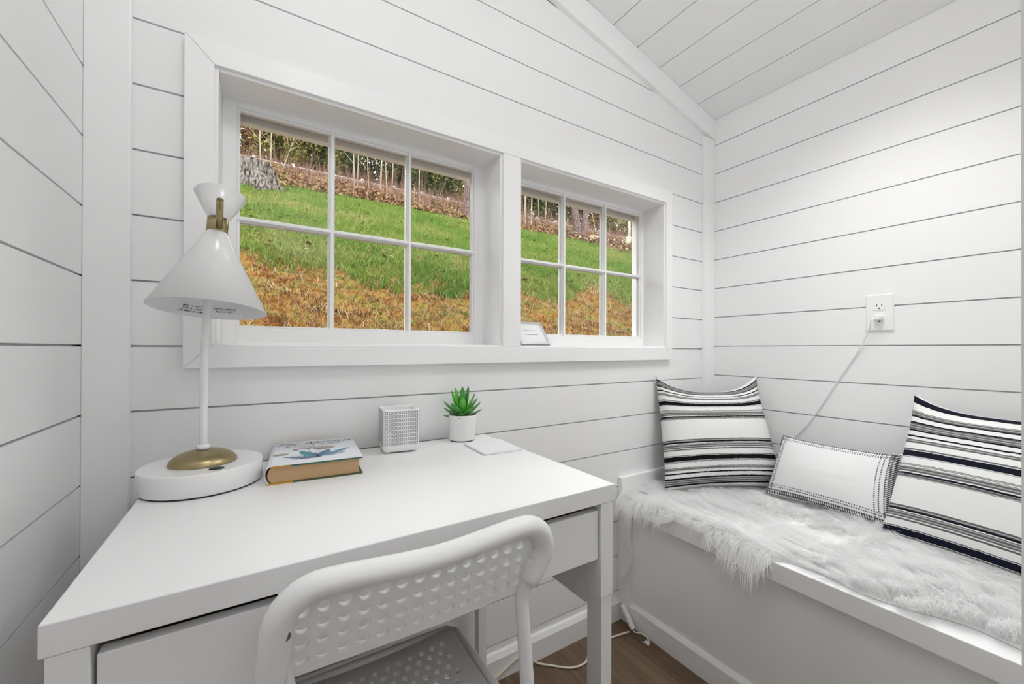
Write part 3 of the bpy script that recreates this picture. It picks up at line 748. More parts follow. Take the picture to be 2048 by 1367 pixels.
# hide: flat backing that hangs slightly over the front edge
def hide_z(x): return LZ1+.004 if x > 1.408 else LZ1+.004-(1.408-x)*1.6
n_ = 60; gx = np.linspace(1.36, 1.98, n_); gy = np.linspace(-1.035, -.02, 90)
m = MB(); cen = Vector((1.7, -.48, 0)); nO = len(OP)
rings_ = []
for sc_ in (1.0, .97, .75, .45, .15):
    rings_.append([Vector((1.70+(x-1.70)*sc_, -.48+(y+.48)*sc_, (hide_z(1.70+(x-1.70)*sc_) if sc_ < .99 else hide_z(x)-.003)+(.012 if sc_ < .9 else .0))) for x, y in oc[:-1]])
m.rings(rings_, False, True)
at(th, m).build('hide', plain('cream_hide', (.90, .90, .89), .9), th)
q = NT('white_faux_fur'); q.set((.90, .90, .90), .7, spec=.2)
g = q.n('ShaderNodeNewGeometry'); q.set(q.mix(g.outputs['Random Per Island'], (.93, .93, .925), (.985, .985, .985)))
tl_ = q.n('ShaderNodeBsdfTranslucent'); tl_.inputs[0].default_value = (.98, .98, .98, 1); mx = q.n('ShaderNodeMixShader'); mx.inputs[0].default_value = .5
q.l(q.b.outputs[0], mx.inputs[1]); q.l(tl_.outputs[0], mx.inputs[2]); q.l(mx.outputs[0], q.t.nodes['Material Output'].inputs['Surface']); FURM = q.m
def fur(N):
    P = np.column_stack([rng.uniform(1.37, 1.98, N*2), rng.uniform(-1.035, -.02, N*2)]); P = P[inside(P)][:N]; N = len(P)
    # clump centres
    NC = 900; C_ = np.column_stack([rng.uniform(1.37, 1.98, NC*2), rng.uniform(-1.035, -.02, NC*2)]); C_ = C_[inside(C_)][:NC]
    ci = np.empty(N, int)
    for s0 in range(0, N, 4000):
        d2 = ((P[s0:s0+4000, None]-C_[None])**2).sum(-1); ci[s0:s0+4000] = d2.argmin(1)
    ang = np.array([2.6+2.4*fbm(x, y, 4.2, 3)+.9*fbm(x, y, 14, 8) for x, y in C_])
    cl = np.array([.044+.018*fbm(x, y, 9, 5) for x, y in C_])
    # pull the hairs near the front edge outwards and down
    a = ang[ci]+rng.normal(0, .28, N); L_ = cl[ci]*rng.uniform(.75, 1.25, N)
    fx = np.clip((1.47-P[:, 0])/.07, 0, 1); dirx = np.cos(a)*(1-fx)-1.0*fx; diry = np.sin(a)*(1-fx)+(-.35+.5*rng.normal(0, 1, N)*.5)*fx
    fy = np.clip((-.075-P[:, 1])/.03, -1, 0)*-1; fy = np.clip((P[:, 1]+.075)/.05, 0, 1); diry = diry*(1-fy)-.2*fy
    nrm = np.hypot(dirx, diry)+1e-6; dirx /= nrm; diry /= nrm
    tipc = C_[ci]; K_ = 4
    base = np.column_stack([P, np.where(P[:, 0] > 1.408, LZ1+.005, LZ1+.005-(1.408-P[:, 0])*1.6)])
    hz = np.array([.018+.012*fbm(x, y, 7, 2) for x, y in C_])[ci]*rng.uniform(.7, 1.3, N)
    pts = []
    for k in range(K_+1):
        t = k/K_
        s_ = L_*t
        x = base[:, 0]+dirx*s_+(tipc[:, 0]-P[:, 0])*.55*t**1.4; y = base[:, 1]+diry*s_+(tipc[:, 1]-P[:, 1])*.55*t**1.4
        z = base[:, 2]+hz*1.6*(t-.55*t*t)*1.9
        over = np.clip(1.405-x, 0, 1); z = z-over*.9*(t**.8)-over**2*6
        pts.append(np.column_stack([x, np.clip(y, -1.034, -.022), z]))
    wv_ = np.cross(np.column_stack([dirx, diry, np.zeros(N)]), np.array([0, 0, 1.])); wd = rng.uniform(.0005, .0010, N)
    tw = rng.uniform(-.8, .8, N); wv_[:, 2] = tw
    V = np.empty((N, 2*K_+1, 3)); 
    for k in range(K_):
        w_ = (wd*(1-.75*(k/K_)))[:, None]*wv_
        V[:, 2*k] = pts[k]-w_; V[:, 2*k+1] = pts[k]+w_
    V[:, 2*K_] = pts[K_]
    tri = []
    for k in range(K_-1): tri += [(2*k, 2*k+1, 2*k+3), (2*k, 2*k+3, 2*k+2)]
    tri.append((2*K_-2, 2*K_-1, 2*K_))
    T = np.array(tri)[None]+(np.arange(N)*(2*K_+1))[:, None, None]
    V = V.reshape(-1, 3)-np.array([1.7, -.48, LZ1])
    o = npmesh('fur_pile', V, T.reshape(-1, 3), FURM, th); o['kind'] = 'stuff'
fur(60000)

# ------------------------------------------------------------------ cushions
def stripes(name, dark, off):
    """woven stripes mirrored about a wide white band; off shifts the band along the cushion"""
    q = NT(name); u, v = q.uv(); d = q.math('ABSOLUTE', q.math('MULTIPLY', q.math('SUBTRACT', v, off), 2.0))
    wob = q.math('MULTIPLY', q.math('SUBTRACT', q.noise(90, 2), .5), .018)
    d = q.math('DIVIDE', q.math('ADD', d, wob), 1.5)
    Wt, G, Bk = (.80, .80, .79), (.13, .13, .13), dark
    seq = [(0, Wt), (.175, G), (.213, Bk), (.235, Wt), (.25, G), (.317, Wt), (.33, G), (.357, Wt), (.437, G), (.45, Wt), (.456, Bk), (.53, Wt), (.537, G), (.56, Wt), (.633, G), (.69, Wt), (.725, Bk), (.745, Wt), (.805, Bk), (.828, G), (.915, Bk), (.94, Wt), (1.005, Bk), (1.03, G), (1.10, Wt), (1.20, Bk), (1.29, Wt)]
    c_ = q.ramp(d, [(p/1.5, k) for p, k in seq], 'CONSTANT')
    fine = q.math('GREATER_THAN', q.math('FRACT', q.math('MULTIPLY', v, 62.0)), .62)
    # thin pale lines inside the grey bands
    sep = q.n('ShaderNodeSeparateColor'); q.l(c_, sep.inputs[0])
    isg = q.math('MULTIPLY', q.math('GREATER_THAN', sep.outputs[0], .06), q.math('LESS_THAN', sep.outputs[0], .5))
    c_ = q.mix(q.math('MULTIPLY', isg, q.math('MULTIPLY', fine, .45)), c_, (.8, .8, .78))
    q.set(c_, .9, spec=.1); q.bump(q.noise(500, 2), .35, .001); return q.m
def cushion(name, label, C0, right, up, W_, H_, T_, mat, sag=0, ear=.0, n_=36, pinch=.045, slump=0):
    """C0 = centre of the bottom edge; right/up unit vectors of the face"""
    right = Vector(right).normalized(); up = Vector(up); up = (up-right*up.dot(right)).normalized(); nrm = right.cross(up)
    V = []; UVs = []
    for side in (1, -1):
        for j in range(n_+1):
            for i in range(n_+1):
                u = -1+2*i/n_; v = -1+2*j/n_
                x = u*(1-pinch*(1-abs(v)**2.2)*1.0); y = v*(1-pinch*(1-abs(u)**2.2))
                t = T_*((1-u**2)*(1-v**2))**.42
                t *= 1-.25*max(0, v)
                ys = y*H_/2
                top = max(0, v)**2
                ys -= sag*(1-abs(u)**3)*top
                x_ = x*W_/2*(1-.045*v)
                wr = .0022*fbm(u*1.3+C0[0]*9, v*1.3, 2.2, 4)*(1-u**8)*(1-v**8)
                bend = slump*(1-v)*.5*(1-v)*.5
                p = Vector(C0)+right*x_+up*(H_/2+ys)+nrm*(side*(t/2)+wr*side+bend-ear*(abs(u)**4)*max(0, v)**3)
                V.append(p); UVs.append(((u+1)/2, (v+1)/2))
    N1 = (n_+1)**2; fs = []
    for j in range(n_):
        for i in range(n_):
            a, b, c_, d = j*(n_+1)+i, j*(n_+1)+i+1, (j+1)*(n_+1)+i+1, (j+1)*(n_+1)+i
            fs.append((a, b, c_, d)); fs.append((N1+d, N1+c_, N1+b, N1+a))
    m = MB(); m.add(V, fs, 0, True); o = m.build(name, mat)
    uvl = o.data.uv_layers.new(name='UVMap')
    for lp_ in o.data.loops: uvl.data[lp_.index].uv = UVs[lp_.vertex_index]
    bm = bmesh.new(); bm.from_mesh(o.data); bmesh.ops.remove_doubles(bm, verts=bm.verts, dist=1e-5); bmesh.ops.recalc_face_normals(bm, faces=bm.faces); bm.to_mesh(o.data); bm.free()
    for p in o.data.polygons: p.use_smooth = True
    tag(o, label, 'cushion'); return o
cushion('cushion', 'square black-and-white striped cushion propped in the corner below the right window', (1.768, -.218, .478), (.41, -.205, .0), (.035, .13, .40), .455, .440, .17,
        stripes('black_striped_weave', (.008, .008, .009), .5), sag=.055, ear=-.015, pinch=.06)
q = NT('stitched_border_linen'); u, v = q.uv(); PW, PH = .36, .235
eR = q.math('MULTIPLY', q.math('SUBTRACT', 1.0, u), PW); eL = q.math('MULTIPLY', u, PW); eT = q.math('MULTIPLY', q.math('SUBTRACT', 1.0, v), PH); eB = q.math('MULTIPLY', v, PH)
sx_ = q.math('MULTIPLY', u, PW); sy__ = q.math('MULTIPLY', v, PH)
def band(e, lo, hi): return q.math('MULTIPLY', q.math('GREATER_THAN', e, lo), q.math('LESS_THAN', e, hi))
def dots(s, per, duty): return q.math('LESS_THAN', q.math('FRACT', q.math('DIVIDE', s, per)), duty)
tot = 0.0
for e, s, zig, oth in ((eR, sy__, 1, (eT, eB)), (eB, sx_, .75, (eL, eR)), (eL, sy__, .5, (eT, eB)), (eT, sx_, .5, (eL, eR))):
    k = zig; inn = q.math('MULTIPLY', q.math('GREATER_THAN', oth[0], .006), q.math('GREATER_THAN', oth[1], .012))
    r1 = q.math('MULTIPLY', band(e, .046*k, .046*k+.0034), dots(s, .0066, .5))
    r2 = q.math('MULTIPLY', band(e, .036*k, .036*k+.0034), dots(s, .0056, .55))
    zz = q.math('ABSOLUTE', q.math('SUBTRACT', q.math('FRACT', q.math('DIVIDE', s, .0058)), .5))
    zz2 = q.math('GREATER_THAN', q.math('ADD', zz, q.math('MULTIPLY', q.math('PINGPONG', e, .0045), 70.0)), .46)
    r3 = q.math('MULTIPLY', band(e, .001, .027*k), q.math('SUBTRACT', 1.0, zz2))
    tot = q.math('MAXIMUM', tot, q.math('MULTIPLY', q.math('MAXIMUM', q.math('MAXIMUM', r1, r2), r3), inn))
q.set(q.mix(tot, (.80, .80, .80), (.075, .075, .08)), .9, spec=.1); q.bump(q.noise(400, 2), .3, .001); LINEN = q.m
cushion('cushion', 'small white oblong cushion with a stitched grey border, between the two striped ones', (1.862, -.497, .474), (.0, -.36, -.004), (.10, 0, .22), PW, PH, .115, LINEN, sag=.008, pinch=.05)
cushion('cushion', 'square navy-and-white striped cushion against the right wall, cut by the photo edge', (1.800, -.842, .440), (-.05, -.36, -.008), (.15, -.01, .40), .385, .455, .17,
        stripes('navy_striped_weave', (.010, .012, .022), .34), sag=.035, ear=-.01)

# ------------------------------------------------------------------ outlet, cords
ou = thing('wall_outlet', 'white duplex wall outlet on the right wall', 'outlet', (XR, -.593, 1.130))
m = MB(); pl = [(-.036, -.0605), (.036, -.0605), (.036, .0605), (-.036, .0605)]
m.rings([[Vector((0, y, z)) for y, z in pl], [Vector((-.003, y, z)) for y, z in pl], [Vector((-.0055, y*.93, z*.96)) for y, z in pl]], True, True)
m.build('plate', OUTW, ou, bevel=.0008)
for zc_ in (.0215, -.0215):
    m = MB(); rr = []
    pts = [(.0165*math.cos(a), max(-.0135, min(.0135, .0185*math.sin(a)))) for a in np.linspace(0, 2*PI, 40, endpoint=False)]
    m.rings([[Vector((x, y, z+zc_)) for y, z in pts] for x in (-.0054, -.0072)], False, True)
    rc_ = m.build('receptacle', OUTW, ou)
    m = MB(); 
    for yy in (-.0063, .0063): m.box(-.0074, yy-.0011, zc_-.001, -.0071, yy+.0011, zc_+.0065)
    m.lathe([(.0026, 0), (.0026, .0003)], 12, (-.0071, 0, zc_-.0075), (-1, 0, 0)); m.build('slots', SLOT, rc_)
MB().lathe([(.003, 0), (.003, .001)], 16, (-.0055, 0, 0), (-1, 0, 0)).build('screw', OUTW, ou)
pc = thing('power_cable', 'thin white cable hanging from its plug in the wall outlet', 'cable', (XR-.0075, -.593, 1.112))
m = MB(); 
m.rings([[Vector((x, y*s_, z*s_)) for y, z in ((-.011, -.0065), (-.011, .0065), (-.0085, .0090), (.0085, .0090), (.011, .0065), (.011, -.0065), (.0085, -.0085), (-.0085, -.0085))] for x, s_ in ((0, 1), (-.010, 1), (-.020, .8), (-.022, .6))])
m.build('plug', OUTW, pc)
W_ = [(XR-.024, -.590, 1.112), (XR-.030, -.578, 1.100), (XR-.02, -.570, 1.07), (XR-.006, -.534, .996), (XR-.005, -.485, .907), (XR-.005, -.440, .822), (XR-.005, -.393, .738), (XR-.005, -.355, .686), (XR-.004, -.30, .62), (XR-.006, -.24, .54), (XR-.012, -.17, .475)]
m = MB().tube(spline(W_, 6), .0021, 10); at(pc, m).build('flex', CORDW, pc)
ad = thing('power_adapter', 'white inline adapter hanging on a cable at the left end of the bench', 'adapter', (1.40, -.05, .0))
W_ = [(1.404, -.062, .432), (1.402, -.050, .385), (1.412, -.034, .325), (1.420, -.045, .298), (1.424, -.070, .262), (1.424, -.074, .238), (1.422, -.055, .19), (1.415, -.022, .150), (1.415, -.018, .105), (1.418, -.030, .068)]
at(ad, MB().tube(spline(W_, 6), .0022, 10)).build('cable', CORDW, ad)
a0, a1 = Vector((1.419, -.031, .067)), Vector((1.408, -.092, .012)); dirv = (a1-a0).normalized(); sd_ = dirv.cross(Vector((1, 0, 0))).normalized(); up_ = dirv.cross(sd_)
m = MB(); m.rings([[a0+(a1-a0)*t+sd_*(sx*.0065*k)+up_*(sz*.0085*k) for sx, sz in ((-1, -1), (1, -1), (1, 1), (-1, 1))] for t, k in ((0, .6), (.06, 1), (.94, 1), (1, .75))])
at(ad, m).build('adapter_body', OUTW, ad, bevel=.0012)
W_ = [tuple(a1), (1.404, -.102, .010), (1.412, -.120, .014), (1.418, -.140, .012), (1.413, -.158, .007)]
at(ad, MB().tube(spline(W_, 6), .0020, 10)).build('lead', CORDW, ad)
m = MB(); m.box(1.398, -.166, .002, 1.408, -.150, .010); m.box(1.394, -.150, .003, 1.398, -.147, .008); at(ad, m).build('connector', OUTW, ad, bevel=.0008)
cb = MB().tube(spline([(1.395, -.085, .004), (1.342, -.075, .004), (1.25, -.062, .004), (1.205, -.085, .004), (1.165, -.108, .004), (1.115, -.100, .004), (1.07, -.062, .004), (1.035, -.030, .006), (1.0, -.021, .035), (.97, -.0205, .045), (.92, -.0205, .028), (.85, -.024, .005), (.78, -.05, .004)], 8), .0032, 10)
tag(cb.build('floor_cable', CORDC), 'cream cable looping across the wood floor beside the desk leg', 'cable')

# ------------------------------------------------------------------ outside: hillside
PRO = [(.17, .48), (.6, .62), (1.0, .90), (1.32, 1.10), (2.22, 1.632), (7.42, 3.99), (12, 5.92), (21.5, 9.72), (22.6, 10.05), (26.8, 10.1), (29, 11.4), (60, 25)]
PY = [p[0] for p in PRO]; PZ = [p[1] for p in PRO]
def terr(x, y):
    z = np.interp(y, PY, PZ)
    return z
def bump_h(x, y):
    k = max(0, min(1, (3.0-y)/1.2)); v = Vector((x, y, 0))
    h = .05*mnoise.fractal(v*.9, 1, 2, 3)+.022*(1-k*.2)*mnoise.fractal(v*3.1, 1, 2, 3)
    if y < 3.2: h += k*(.07*mnoise.fractal(v*2.3+Vector((5, 1, 0)), 1, 2, 4)+.03*mnoise.noise(v*9))
    return h
yl = np.concatenate([np.linspace(.17, 3.2, 90), np.linspace(3.26, 8, 70), np.linspace(8.2, 23, 50), np.linspace(24, 60, 14)])
ul = np.linspace(-.75, 1.65, 200)   # fan: x = .28 + u*(y+1.08)
V = []; 
for y in yl:
    for u in ul:
        x = .276+u*(y+1.3)*1.02
        V.append((x, y, float(terr(x, y))+bump_h(x, y)*(1 if y < 20 else .3)))
NU = len(ul); Fq = np.array([(j*NU+i, j*NU+i+1, (j+1)*NU+i+1, (j+1)*NU+i) for j in range(len(yl)-1) for i in range(NU-1)])
q = NT('hillside_ground'); sp = q.n('ShaderNodeSeparateXYZ'); q.l(q.obj(), sp.inputs[0]); Y_ = sp.outputs[1]
n1 = q.noise(1.3, 4); n2 = q.noise(9, 4); n3 = q.noise(40, 3)
grass_c = q.mix(n1, dim((.13, .24, .03)), dim((.30, .36, .08))); grass_c = q.mix(q.math('MULTIPLY', n2, .45), grass_c, dim((.42, .36, .16)))
moss_c = q.ramp(q.math('ADD', q.math('MULTIPLY', n2, .65), q.math('MULTIPLY', n3, .35)), [(p, dim(c)) for p, c in ((.3, (.10, .045, .015)), (.43, (.30, .12, .025)), (.52, (.42, .25, .08)), (.6, (.30, .27, .05)), (.72, (.18, .24, .04)))])
edge = q.math('MULTIPLY_ADD', n1, 2.0, -1.0)
fm = q.math('SMOOTH_MIN', 1.0, q.math('MAXIMUM', 0.0, q.math('MULTIPLY_ADD', q.math('ADD', Y_, q.math('MULTIPLY', edge, .9)), 2.2, -4.7)), .05)
c_ = q.mix(fm, moss_c, grass_c)
fb = q.math('MINIMUM', 1.0, q.math('MAXIMUM', 0.0, q.math('MULTIPLY_ADD', q.math('ADD', Y_, q.math('MULTIPLY', edge, .6)), 2.0, -14.8)))
brush_c = q.ramp(n2, [(p, dim(c)) for p, c in ((.3, (.10, .05, .025)), (.5, (.26, .14, .07)), (.7, (.36, .25, .12)))])
q.set(q.mix(fb, c_, brush_c), .95, spec=.05); q.bump(n3, .8, .02)
struct(npmesh('hillside', np.array(V), Fq, q.m, smooth=True), 'grassy hillside rising behind the windows')
def ground(x, y): return float(terr(x, y))+bump_h(x, y)*(1 if y < 20 else .3)
def vis_xy(n_, y0, y1, pad=.05, bias=1.0):
    """random points inside the wedge seen through the two windows"""
    t = rng.random(n_)**bias; y = y0+(y1-y0)*t
    T = y+1.078; u = rng.uniform(-.40-pad, 1.22+pad, n_)
    return .276+u*T, y
def blades(name, xs, ys, hgt, wid, lean, mat, label, cat, kink=.5):
    N = len(xs); zs = np.array([ground(x, y) for x, y in zip(xs, ys)])
    h = hgt*rng.uniform(.5, 1.3, N); a = rng.uniform(0, 2*PI, N); ln = lean*rng.uniform(.2, 1.2, N)
    B = np.column_stack([xs, ys, zs-.01]); d = np.column_stack([np.cos(a), np.sin(a), np.zeros(N)]); sdv = np.column_stack([-np.sin(a), np.cos(a), np.zeros(N)])
    tw = rng.uniform(0, 2*PI, N); wv_ = np.column_stack([np.cos(tw), np.sin(tw), np.zeros(N)])*(wid*rng.uniform(.6, 1.4, N))[:, None]/2
    up_ = np.array([0, 0, 1.])
    M1 = B+up_*(h*.62)[:, None]+d*(ln*h*.35)[:, None]; TP = B+up_*(h*(1-.25*ln))[:, None]+d*(ln*h)[:, None]
    V = np.stack([B-wv_, B+wv_, M1+wv_*.75, M1-wv_*.75, TP], 1).reshape(-1, 3)
    T = np.array([(0, 1, 2), (0, 2, 3), (3, 2, 4)])[None]+(np.arange(N)*5)[:, None, None]
    o = npmesh(name, V, T.reshape(-1, 3), mat); tag(o, label, cat, kind='stuff'); return o
def nz(x, y, s, seed=0): return mnoise.fractal(Vector((x*s+seed, y*s, seed)), 1, 2, 3)
xs, ys = vis_xy(185000, 1.9, 7.7, bias=1.15)
keep = np.array([(y+1.3*(nz(x, y, 1.1)))-2.1 > rng.random()*.5 for x, y in zip(xs, ys)])
xs, ys = xs[keep], ys[keep]
blades('grass', xs, ys, .075, .0075, .7, GRASSM, 'bright green lawn grass on the slope', 'grass')
xs, ys = vis_xy(105000, 1.15, 3.1)
keep = np.array([(y+.9*(nz(x, y, 1.1))) < 2.5+.3*rng.random() for x, y in zip(xs, ys)])
xs, ys = xs[keep], ys[keep]
blades('moss', xs, ys, .030, .0042, 1.0, MOSSM, 'rust and yellow moss on the bank below the lawn', 'moss')
xs, ys = vis_xy(11500, 1.15, 3.0)
blades('dry_straw', xs, ys, .085, .0028, 1.9, STRAWM, 'pale dry grass stalks scattered over the mossy bank', 'dry grass')
xs, ys = vis_xy(15000, 2.3, 7.6); blades('lawn_straw', xs, ys, .05, .006, 2.0, STRAWM, 'dead straw-coloured blades scattered in the green lawn', 'dry grass')
def quads(name, P, size, mat, label, cat, flat_=.5, kind='stuff', parent=None):
    N = len(P); sz = size*rng.uniform(.5, 1.3, N)
    n_ = rng.normal(0, 1, (N, 3)); n_[:, 2] += flat_*3; n_ /= np.linalg.norm(n_, axis=1)[:, None]
    r_ = rng.normal(0, 1, (N, 3)); u = np.cross(n_, r_); u /= np.linalg.norm(u, axis=1)[:, None]; v = np.cross(n_, u)
    u *= (sz/2)[:, None]; v *= (sz*.33)[:, None]
    V = np.stack([P-u, P-v*.9+u*.1, P+u+n_*(sz*.12)[:, None], P+v*.9+u*.1], 1).reshape(-1, 3)
    Fq = np.arange(4*N).reshape(-1, 4)
    o = npmesh(name, V, Fq, mat, parent)
    if label: tag(o, label, cat, kind=kind)
    return o
xs, ys = vis_xy(700, 2.2, 7.5); quads('fallen_leaves', np.array([(x, y, ground(x, y)+.05) for x, y in zip(xs, ys)]), .06, LEAFM, 'tan fallen leaves dotted over the lawn', 'leaves', 2.5)
xs, ys = vis_xy(52000, 7.4, 21.5, bias=1.5); hb = .05+.15*np.array([max(0, .5+nz(x, y, .5, 4)) for x, y in zip(xs, ys)])*np.clip((ys-7.2)/1.2, .15, 1)
quads('brush_leaves', np.array([(x, y, ground(x, y)+h*rng.random()) for x, y, h in zip(xs, ys, hb)]), .11, BRUSHM, 'brown leafy brush covering the bank above the lawn', 'brush', .2)
def twigs(name, xs, ys, hgt, r0, mat, label, cat, zf=ground):
    """thin bare branching stems as three sided slivers"""
    V = []; Fs = []
    for x, y in zip(xs, ys):
        z = zf(x, y); 
        for b in range(3):
            h = hgt*random.uniform(.5, 1.2); a = random.uniform(0, 2*PI); l = random.uniform(.05, .45)*h
            p = [Vector((x, y, z)), Vector((x+l*.4*math.cos(a), y+l*.4*math.sin(a), z+h*.5)), Vector((x+l*math.cos(a), y+l*math.sin(a), z+h))]
            if b: p[0] = p[0].lerp(p[1], .3)
            w_ = Vector((.83, -.55, 0))*r0; o = len(V)
            V += [p[0]-w_, p[0]+w_, p[1]+w_*.7, p[1]-w_*.7, p[2]]
            Fs += [(o, o+1, o+2), (o, o+2, o+3), (o+3, o+2, o+4)]
    o = npmesh(name, np.array([tuple(v) for v in V]), np.array(Fs), mat); tag(o, label, cat, kind='stuff'); return o
xs, ys = vis_xy(1900, 7.8, 21, bias=1.2); twigs('brush_stems', xs, ys, .5, .006, TWIGM, 'thin bare stems standing in the brown brush', 'brush')
xs, ys = vis_xy(750, 23.8, 27); twigs('bare_thicket', xs, ys, 2.6, .012, TWIGM, 'red-brown bare thicket beyond the guardrail', 'thicket')

# pixel helper: point on the ray of a photo pixel at world depth y (objects get real sizes there)
def ray(px_, py_): return RT*((px_-CX)/F)+UP*(-(py_-CY)/F)+FW
def at_y(px_, py_, y): r = ray(px_, py_); return CAM+r*((y-CAM.y)/r.y)
# road and guardrail
struct(MB().box(-12, 23.2, 9.98, 45, 26.5, 10.10).build('road', ASPH), 'strip of road above the bank')
gr = thing('guardrail', 'grey steel guardrail on pale posts along the road above the bank', 'guardrail', (10, 23, 10.0))
m = MB(); m.prism([(0, .34), (-.04, .40), (0, .46), (-.04, .52), (0, .58), (.02, .58), (-.015, .52), (.02, .46), (-.015, .40), (.02, .34)], 0, -18, 30); m.build('rail', GALV, gr)
for k in range(26): MB().box(-17+k*1.75, -.02, -.5, -16.84+k*1.75, .12, .68).build('post', POSTG, gr)

# stump
def trunk_mesh(path_, radii, n_=28, rough=.06, sc=6, seed=0, lobes=0):
    rs = []
    for (p, r) in zip(path_, radii):
        ring = []
        for k in range(n_):
            a = 2*PI*k/n_; rr = r*(1+rough*mnoise.noise(Vector((math.cos(a)*sc*.4+seed, math.sin(a)*sc*.4, p[2]*1.5)))+lobes*r*math.cos(5*a+seed))
            ring.append(Vector((p[0]+rr*math.cos(a), p[1]+rr*math.sin(a), p[2])))
        rs.append(ring)
    return MB().rings(rs)
sb = at_y(514, 392, 6.2); gz = ground(sb.x, sb.y)
stp = thing('tree_stump', 'big weathered grey tree stump on the lawn behind the lamp', 'tree stump', (sb.x, sb.y, gz))
H_ = .335; rs = []
for t, r in ((-.75, .42), (-.35, .385), (0, .33), (.12, .285), (.35, .262), (.55, .245), (.7, .235), (.85, .225), (1, .215)):
    ring = []
    for k in range(160):
        a = 2*PI*k/160; lob = (.10*max(0, 1-t*1.6))*math.cos(5*a+.6)+.05*mnoise.noise(Vector((math.cos(a)*3, math.sin(a)*3, t*1.2)))+.05*mnoise.noise(Vector((math.cos(a)*9, math.sin(a)*9, t*1.4)))+.05*mnoise.noise(Vector((math.cos(a)*14, math.sin(a)*14, t*2.2)))
        z = t*H_*(1+(.14*mnoise.noise(Vector((math.cos(a)*2.2, math.sin(a)*2.2, 4)))+.10*math.cos(a-3.4) if t >= .99 else 0))
        ring.append(Vector((r*(1+lob*1.6)*math.cos(a), r*(1+lob*1.6)*math.sin(a), z)))
    rs.append(ring)
MB().rings(rs, True, False).build('trunk', STUMPB, stp)
top = rs[-1]; MB().add([tuple(v) for v in top]+[(0, 0, H_*.86)], [(k, (k+1) % 160, 160) for k in range(160)]).build('cut_top', STUMPT, stp)
m = MB()
for a, l in ((-.25, .48), (-1.3, .36), (3.6, .33), (-2.2, .38)):
    pts = [(.20*math.cos(a), .20*math.sin(a), .10), (.30*math.cos(a), .30*math.sin(a), .0+.30*math.sin(a)*.45), (l*math.cos(a), l*math.sin(a), -.06+l*math.sin(a)*.45)]
    m.tube(spline(pts, 5), [.075-.05*i/10 for i in range(11)], 12)
m.build('roots', STUMPB, stp)

# trees: big pines on the edge of the lawn
def pine(label, pb, pt, wpx, y, name='pine_tree', mat=PINEB, cat='tree', group=None, hmul=1.6, flare=.35):
    b = at_y(pb[0], pb[1], y); t = at_y(pt[0], pt[1], y); gz = ground(b.x, b.y)
    depth = (b-CAM).dot(FW); r = wpx/2*depth/F*.93
    o = thing(name, label, cat, (b.x, b.y, gz), 0, group)
    dv = (t-b); L_ = dv.length*hmul; dv.normalize(); path_ = []; rad = []
    for k in range(13):
        s_ = k/12; p = dv*(L_*s_)+Vector((0, 0, -.15)); path_.append(p); rad.append(r*(1+flare*max(0, 1-s_*6)-.25*s_))
    trunk_mesh(path_, rad, 30, .10, 7, seed=b.x).build('trunk', mat, o)
    return o, dv, L_, r
pine('single thick pine trunk at the right edge of the left window', (934, 436), (936, 350), 20, 7.6)
pine('left trunk of the pink-barked pine pair in the right window', (1158, 474), (1149, 398), 17, 8.2)
pine('right, leaning trunk of the pink-barked pine pair in the right window', (1163, 478), (1174, 398), 16, 8.25)
pine('brown utility pole at the right edge of the right window', (1274, 520), (1273, 440), 10, 9.0, 'utility_pole', POLEB, 'utility pole', flare=0)
